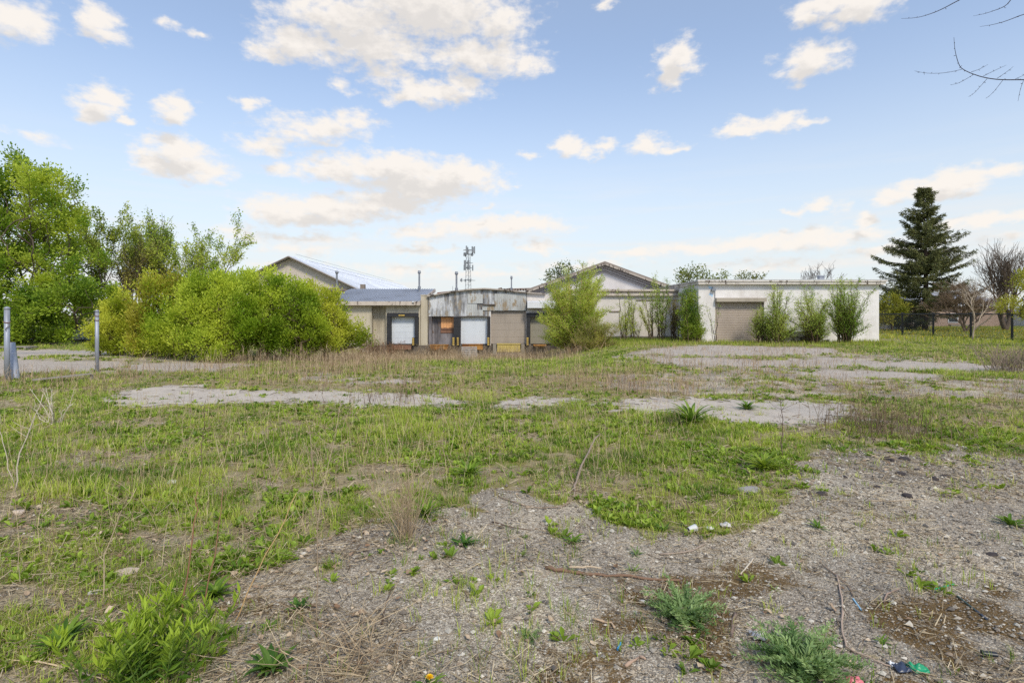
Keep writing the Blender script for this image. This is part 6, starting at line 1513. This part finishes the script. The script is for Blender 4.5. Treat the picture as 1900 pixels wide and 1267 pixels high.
for i, (lab, pts, r, c, sd_) in enumerate((
    ('reddish broken stalk with a pale splintered top above the goldenrod', [(338, 1152), (352, 1040), (362, 960), (367, 912)], .0055, (150, 112, 88), 0),
    ('straight reddish stalk with pale tip, right of the splintered one', [(378, 1130), (395, 1040), (408, 960), (414, 906)], .0045, (152, 116, 92), 0),
    ('light tan stalk leaning far to the right across the gravel edge', [(430, 1161), (470, 1075), (520, 980), (550, 915)], .0042, (206, 172, 124), 0),
    ('pale stalk with short twigs left of the splintered one, leaning right at its top', [(190, 1120), (192, 1040), (215, 960), (253, 905)], .0042, (190, 172, 142), 7),
    ('thin tall seed stalk with wiry side twigs near the tall dry clump', [(586, 1183), (588, 1040), (583, 900), (575, 800)], .0035, (160, 142, 120), 12),
    ('bleached branching stalk at the left edge in the grass', [(27, 912), (35, 850), (55, 790), (80, 731)], .007, (206, 194, 176), 8),
    ('bleached stalk leaning left beside the branching one at the left edge', [(28, 900), (14, 860), (4, 815), (-6, 790)], .005, (200, 188, 170), 3),
    ('wispy stalk with flat seed heads reaching up over the pale slab, left of centre', [(586, 990), (600, 900), (620, 820), (632, 748)], .004, (188, 170, 144), 12),
    ('short straight stalk among grass behind the goldenrod', [(283, 1160), (278, 1110), (274, 1068)], .0032, (176, 160, 134), 0),
    ('fine dark stalk rising from the grass towards the left slab', [(370, 905), (374, 850), (378, 790), (381, 742)], .004, (122, 104, 88), 8),
    ('dark seed-headed stalk on the front edge of the right slab', [(1452, 850), (1450, 810), (1452, 770), (1448, 742)], .006, (110, 92, 82), 9),
    ('low bleached stalk with forked tip at bottom left edge', [(250, 885), (262, 862), (280, 838)], .003, (196, 182, 160), 3))):
    stalk(lab, pts, r, c, sd_, 400 + i)
def clump(name, label, px, py, n, H, R, seed, cols=((150, 128, 104), (202, 182, 150)), w=.0022, lean=.28, kids=3):
    rng = rng_(seed); g = G(px, py); t = thing(name, label, 'dry weed', g); a = Acc()
    for i in range(n):
        b = g + np.array([rng.normal() * R, rng.normal() * R, -.01]); h = H * (.4 + .65 * rng.random()); d_ = np.array([rng.normal() * lean, rng.normal() * lean, 1]) * h; f = rng.random(); c = np.array(lin(*cols[0])) * (1 - f) + np.array(lin(*cols[1])) * f
        m = b + d_ * .5 + rng.normal(size=3) * .02; e = b + d_ + np.append(rng.normal(size=2) * .05 * H, 0); a.tube([b, m, e], [w, w * .8, w * .4], 4, c)
        for k in range(kids):
            u = .4 + .55 * rng.random(); p = b + (m - b) * min(1, u * 2) + (e - m) * max(0, u * 2 - 1); a.tube([p, p + unit(np.array([rng.normal(), rng.normal(), 1.1])) * H * .14 * (.5 + rng.random())], [w * .5, w * .3], 3, c)
    a.build('stems', M['dry'], t); return t
clump('dry_weed_clump', 'tallest clump of fine dry stems standing in the middle of the foreground grass', 752, 1000, 60, .62, .035, 421)
clump('dry_weed_clump', 'heap of flattened dry stems at the bottom edge, right of the goldenrod', 640, 1225, 70, .22, .14, 422, w=.0024, lean=1.3, kids=1)
clump('dry_weed_clump', 'bleached fan of bare twigs near the left edge, behind the bare patches', 100, 786, 16, .55, .03, 423, ((186, 172, 150), (222, 212, 196)), .006, .6, 3)
clump('dry_weed_clump', 'greyish twiggy clump in front of the fence at the right edge', 1873, 690, 150, .85, .3, 424, ((124, 110, 100), (176, 158, 140)), .007, .4, 4)
clump('dry_weed_clump', 'dark brown stems at the right side of the third slab', 1640, 806, 160, .55, .4, 425, ((98, 82, 70), (150, 130, 104)), .004, .2, 3)
clump('dry_weed_clump', 'thin dark stems scattered along the right end of the pale left slab', 720, 745, 60, .4, .5, 426, ((110, 92, 78), (150, 130, 108)), .004, .2, 3)
clump('dry_weed_clump', 'reddish bare brush in front of the first dock door', 730, 660, 110, 1.1, .5, 427, ((122, 92, 72), (160, 128, 100)), .012, .3, 4)
clump('dry_weed_clump', 'brown bare brush under the boarded dock bay', 815, 660, 90, .9, .45, 428, ((116, 92, 72), (152, 124, 96)), .012, .3, 4)
clump('dry_weed_clump', 'tangled bare brush between the shed corner and the end bush', 685, 658, 110, 1.3, .45, 429, ((112, 90, 74), (156, 130, 104)), .012, .28, 4)

# fallen branches
def stick(label, pts, r0, r1, col=(140, 118, 100), lift=.01, name='fallen_branch', cat='branch', group='branches lying on the ground'):
    W = np.array([G(px, py) + [0, 0, lift + (h[0] if h else 0)] for px, py, *h in pts]); s0 = np.linspace(0, 1, len(W)); s = np.linspace(0, 1, len(W) * 3); q = np.stack([np.interp(s, s0, W[:, k]) for k in range(3)], -1)
    rg = rng_(int(pts[0][0])); q[1:-1] += rg.normal(size=(len(q) - 2, 3)) * r0 * .35; a = Acc(); a.tube(q, np.linspace(r0, r1, len(q)) * (1 + .12 * rg.normal(size=len(q))), 8, lin(*col))
    return tag(a.build(name, M['bark'], None, True), label, cat, group)
stick('thickest dead branch lying across the gravel in the middle', [(1012, 1056), (1050, 1064), (1110, 1070), (1180, 1076), (1262, 1080)], .013, .008, (132, 106, 88), .012)
stick('split piece of pale wood lying on the thickest dead branch', [(1056, 1060, .012), (1090, 1060, .014), (1116, 1062, .012)], .008, .004, (196, 176, 150), .018)
stick('curved branch rising out of the grass tongue', [(1066, 925), (1066, 905, .02), (1080, 880, .08), (1098, 850, .16), (1112, 838, .2)], .012, .009, (150, 134, 120))
stick('long thin curved branch sweeping left from the rising branch', [(1066, 925), (1050, 940), (1010, 946), (970, 940), (930, 926), (910, 908)], .007, .003, (146, 128, 110), .014)
stick('thin branch sweeping right below the rising branch', [(1070, 925), (1090, 940), (1120, 948), (1180, 952)], .006, .003, (138, 120, 104))
stick('thin twig above the long curved branch, along the grass edge', [(930, 912), (1000, 915), (1060, 916), (1090, 905)], .004, .002, (150, 134, 116), .016)
stick('twig lying on gravel above the dark rosette and dead branch', [(912, 970), (950, 980), (985, 986)], .005, .003, (112, 94, 80))
stick('bent grey twig below the white cup', [(1225, 1030), (1280, 1026), (1308, 1012), (1300, 998), (1280, 975)], .006, .003, (160, 144, 130))
stick('long thin hooked twig curving down the right foreground', [(1552, 1070), (1564, 1120), (1562, 1170), (1570, 1205), (1620, 1228), (1680, 1246)], .006, .003, (176, 156, 140))
stick('second thin twig joining the hooked one near the blue straw', [(1525, 1050), (1555, 1072), (1575, 1092), (1584, 1110)], .004, .003, (150, 130, 112))
stick('short pale stick between thistle and hooked twig', [(1374, 1068), (1390, 1050), (1398, 1038)], .005, .004, (200, 188, 170))
stick('stubby brown stick standing end-on above the largest thistle', [(1358, 1184), (1360, 1160), (1364, 1142)], .009, .008, (136, 118, 108))
stick('small tan stick on moss at bottom centre', [(1100, 1152), (1135, 1160), (1140, 1168)], .006, .005, (190, 164, 136))
stick('curved little stick right of the blue straw', [(1640, 1120), (1645, 1105), (1668, 1095)], .005, .004, (156, 136, 122))
stick('straight tan twig on the open gravel at upper right', [(1612, 930), (1660, 931), (1712, 928)], .004, .003, (176, 158, 134))
stick('broken slanting twig on the grit left of the thistle', [(1160, 1240), (1185, 1222), (1198, 1228)], .008, .006, (176, 150, 130))
stick('long tan stalk lying across the bottom left corner', [(10, 1232), (80, 1236), (140, 1250), (200, 1272)], .004, .003, (200, 178, 146), .02)
stick('dark thin stick leaning over grit at bottom left of centre', [(708, 1160), (716, 1130, .02), (728, 1108, .05)], .004, .003, (96, 80, 70))

# lumps of asphalt and stones
def rock(name, label, cat, px, py, s, col, seed, group, flat=.5):
    rng = rng_(seed); bm = bmesh.new(); bmesh.ops.create_icosphere(bm, subdivisions=2, radius=1); g = G(px, py)
    ph = rng.random(3) * 40; ax = np.array([1 + .5 * rng.random(), .7 + .3 * rng.random(), flat])
    for v in bm.verts:
        c = np.array(v.co); k = 1 + .55 * (float(vnoise(c[0] * 1.6 + ph[0] + c[2], c[1] * 1.6 + ph[1])) - .5) + .25 * (float(vnoise(c[0] * 4 + ph[2], c[1] * 4 + c[2] * 4)) - .5); v.co = tuple(c * k * ax * s)
    me = bpy.data.meshes.new(name); bm.to_mesh(me); bm.free(); a_ = me.attributes.new('col', 'FLOAT_COLOR', 'POINT'); a_.data.foreach_set('color', np.tile(np.append(lin(*col), 1), len(me.vertices)).astype(np.float32)); me.materials.append(M['pebble'])
    o = bpy.data.objects.new(name, me); COL.objects.link(o); o.location = tuple(float(v) for v in g + [0, 0, s * flat * .3]); o.rotation_euler = (0, 0, rng.random() * 6); return tag(o, label, cat, group)
ag = 'asphalt lumps on the right gravel'
for i, (px, py, s) in enumerate(((1650, 854, .055), (1679, 853, .05), (1702, 872, .03), (1717, 868, .025), (1768, 860, .03), (1754, 884, .035), (1672, 880, .045), (1735, 890, .045), (1627, 904, .03), (1684, 921, .045), (1524, 918, .05), (1842, 1031, .03), (1567, 886, .03), (1840, 868, .03), (1600, 829, .03))):
    rock('asphalt_lump', 'small dark asphalt lump on the grey gravel at the right', 'rubble', px, py, s, (66, 60, 60), 500 + i, ag)
for i, (lab, px, py, s, c) in enumerate((('flat grey stone at the right tip of the grass tongue', 1391, 912, .07, (150, 146, 144)), ('white pebble lying alone on the gravel at bottom centre', 811, 1186, .018, (224, 220, 206)), ('pale stone in the grass left of the splintered stalk', 177, 1100, .035, (176, 172, 166)), ('whitish stone in the grass above the goldenrod', 318, 896, .045, (200, 194, 184)), ('pale stone at the left edge of the grass', 32, 953, .05, (196, 178, 160)), ('grey stone by the brown leaves at the gravel edge', 238, 1063, .05, (188, 170, 156)), ('white pebble on moss beside the smaller thistle', 1192, 1117, .016, (220, 216, 210)))):
    rock('stone', lab, 'stone', px, py, s, c, 540 + i, 'loose stones')

# rubbish
def rod(name, label, cat, p0, p1, r, mat, lift=None):
    g0, g1 = G(*p0), G(*p1); up = np.array([0, 0, lift or r * 1.2]); t = thing(name, label, cat, g0, 'litter on the gravel'); a = Acc(); th = np.linspace(0, 2 * pi, 11)[:-1]
    a.tube([g0 + up, (g0 + g1) / 2 + up, g1 + up], r, 10, cap=False); a.tube([g1 + up, g0 + up], r * .7, 10, cap=False); a.build('tube', mat, t, True); return t, g0 + up, g1 + up
def plastic(n, c): return paint(n, lin(*c), tuple(v * .6 for v in lin(*c)), .35, 20, False, .35, fine=.05)
rod('drinking_straw', 'bright green straw on the gravel at the right', 'straw', (1732, 1096), (1770, 1086), .0045, plastic('green_plastic', (48, 158, 106)))
rod('drinking_straw', 'pale blue straw below the hooked twig', 'straw', (1583, 1113), (1598, 1133), .0045, plastic('pale_blue_plastic', (150, 196, 222)))
rod('drinking_straw', 'short blue tube on the moss at bottom centre', 'straw', (1146, 1207), (1152, 1196), .006, plastic('blue_plastic', (70, 160, 214)))
t_, q0, q1 = rod('pen', 'dark green pen lying by the right edge', 'pen', (1776, 1108), (1812, 1136), .005, plastic('dark_green_plastic', (60, 82, 78)))
a = Acc(); a.tube([q1, q1 + (q1 - q0) * .5], .0062, 8); a.build('cap', plastic('dark_blue_plastic', (60, 70, 86)), t_)
t_, q0, q1 = rod('plastic_tube', 'black plastic tube end at the lower right', 'tube', (1824, 1220), (1850, 1222), .014, plastic('black_plastic', (40, 42, 46)))
a = Acc(); a.tube([q0, q0 - (q1 - q0) * .1], .017, 12); a.build('collar', M['black_pad'], t_)
def crumple(name, label, cat, px, py, w, d, h, mat, seed, lift=.0):
    rng = rng_(seed); g = G(px, py); n = 12; X, Y = np.meshgrid(np.linspace(-.5, .5, n), np.linspace(-.5, .5, n), indexing='ij'); ph = rng.random(2) * 50
    e = 1 + .35 * (vnoise(X * 4 + ph[0], Y * 4) - .5); z = h * (fbm(X * 3.5 + ph[0], Y * 3.5 + ph[1], 3)) * (1 - (np.maximum(abs(X), abs(Y)) * 1.7) ** 3 * .8) + .004
    top = np.stack([g[0] + X * w * e, g[1] + Y * d * e, g[2] + z + lift], -1).reshape(-1, 3); bot = top - [0, 0, .0025]; ids = np.arange(n * n).reshape(n, n)
    Q = np.stack([ids[:-1, :-1], ids[1:, :-1], ids[1:, 1:], ids[:-1, 1:]], -1).reshape(-1, 4); ring = np.concatenate([ids[:, 0], ids[-1, 1:], ids[-2::-1, -1], ids[0, -2:0:-1]]); r2 = np.roll(ring, -1); k = n * n
    a = Acc(); a.add(np.vstack([top, bot]), np.vstack([Q, Q[:, ::-1] + k, np.stack([ring, ring + k, r2 + k, r2], -1)])); return tag(a.build(name, mat, None, True), label, cat, 'litter on the gravel')
crumple('wrapper', 'crumpled shiny green wrapper at the bottom right', 'wrapper', 1705, 1248, .075, .06, .05, plastic('green_foil', (30, 150, 104)), 601)
crumple('wrapper', 'crumpled dark blue wrapper joined to the white scrap beside the green one', 'wrapper', 1672, 1244, .07, .06, .04, plastic('navy_foil', (52, 62, 84)), 602)
crumple('wrapper', 'torn white scrap left of the dark blue wrapper', 'wrapper', 1657, 1237, .03, .03, .03, plastic('white_scrap', (226, 228, 230)), 603)
crumple('tissue', 'white crumpled tissue left of the largest thistle', 'tissue', 1408, 1186, .08, .07, .05, plastic('tissue_white', (214, 206, 202)), 604)
crumple('tissue', 'flattened pale paper scrap at the front of the grass tongue', 'paper', 1346, 978, .08, .07, .05, plastic('paper_grey', (200, 196, 196)), 605)
crumple('wrapper', 'faded pink wrapper cut by the bottom edge', 'wrapper', 1586, 1270, .07, .04, .04, plastic('pink_foil', (216, 120, 130)), 606)
crumple('tissue', 'scrap of white paper in the grass tongue tip, nearest the cup', 'paper', 1318, 985, .05, .04, .05, plastic('paper_white', (220, 218, 214)), 607)
g = G(1289, 988); cu = thing('paper_cup', 'crushed white paper cup lying at the edge of the grass tongue', 'cup', g, 'litter on the gravel')
a = Acc(); ax_ = np.array([.8, .35, .05]); o_ = g + [-.05, 0, .022]; a.tube([o_, o_ + ax_ * .04, o_ + ax_ * .08], [.018, .024, .028], 14, cap=False); a.tube([o_ + ax_ * .08, o_ + ax_ * .02], [.026, .018], 14, cap=True); a.build('body', plastic('cup_white', (206, 206, 204)), cu, True)
a = Acc(); th = np.linspace(0, 2 * pi, 17); u_ = unit(np.cross(ax_, [0, 0, 1.])); v_ = np.cross(unit(ax_), u_); a.tube(o_ + ax_ * .08 + (np.cos(th)[:, None] * u_ + np.sin(th)[:, None] * v_) * .028, .0025, 5); a.build('rim', plastic('cup_rim', (206, 206, 206)), cu, True)

# give every single-mesh thing its origin at its base
for o in list(COL.objects):
    if o.parent is None and o.type == 'MESH' and 'category' in o and o.get('kind') is None and tuple(o.location) == (0, 0, 0):
        me = o.data; n = len(me.vertices); co = np.empty(n * 3, np.float32); me.vertices.foreach_get('co', co); co = co.reshape(-1, 3)
        c = np.array([(co[:, 0].min() + co[:, 0].max()) / 2, (co[:, 1].min() + co[:, 1].max()) / 2, co[:, 2].min()], np.float32)
        me.vertices.foreach_set('co', (co - c).ravel()); me.update(); o.location = tuple(float(v) for v in c)
for o in COL.objects:
    if '_org' in o: del o['_org']
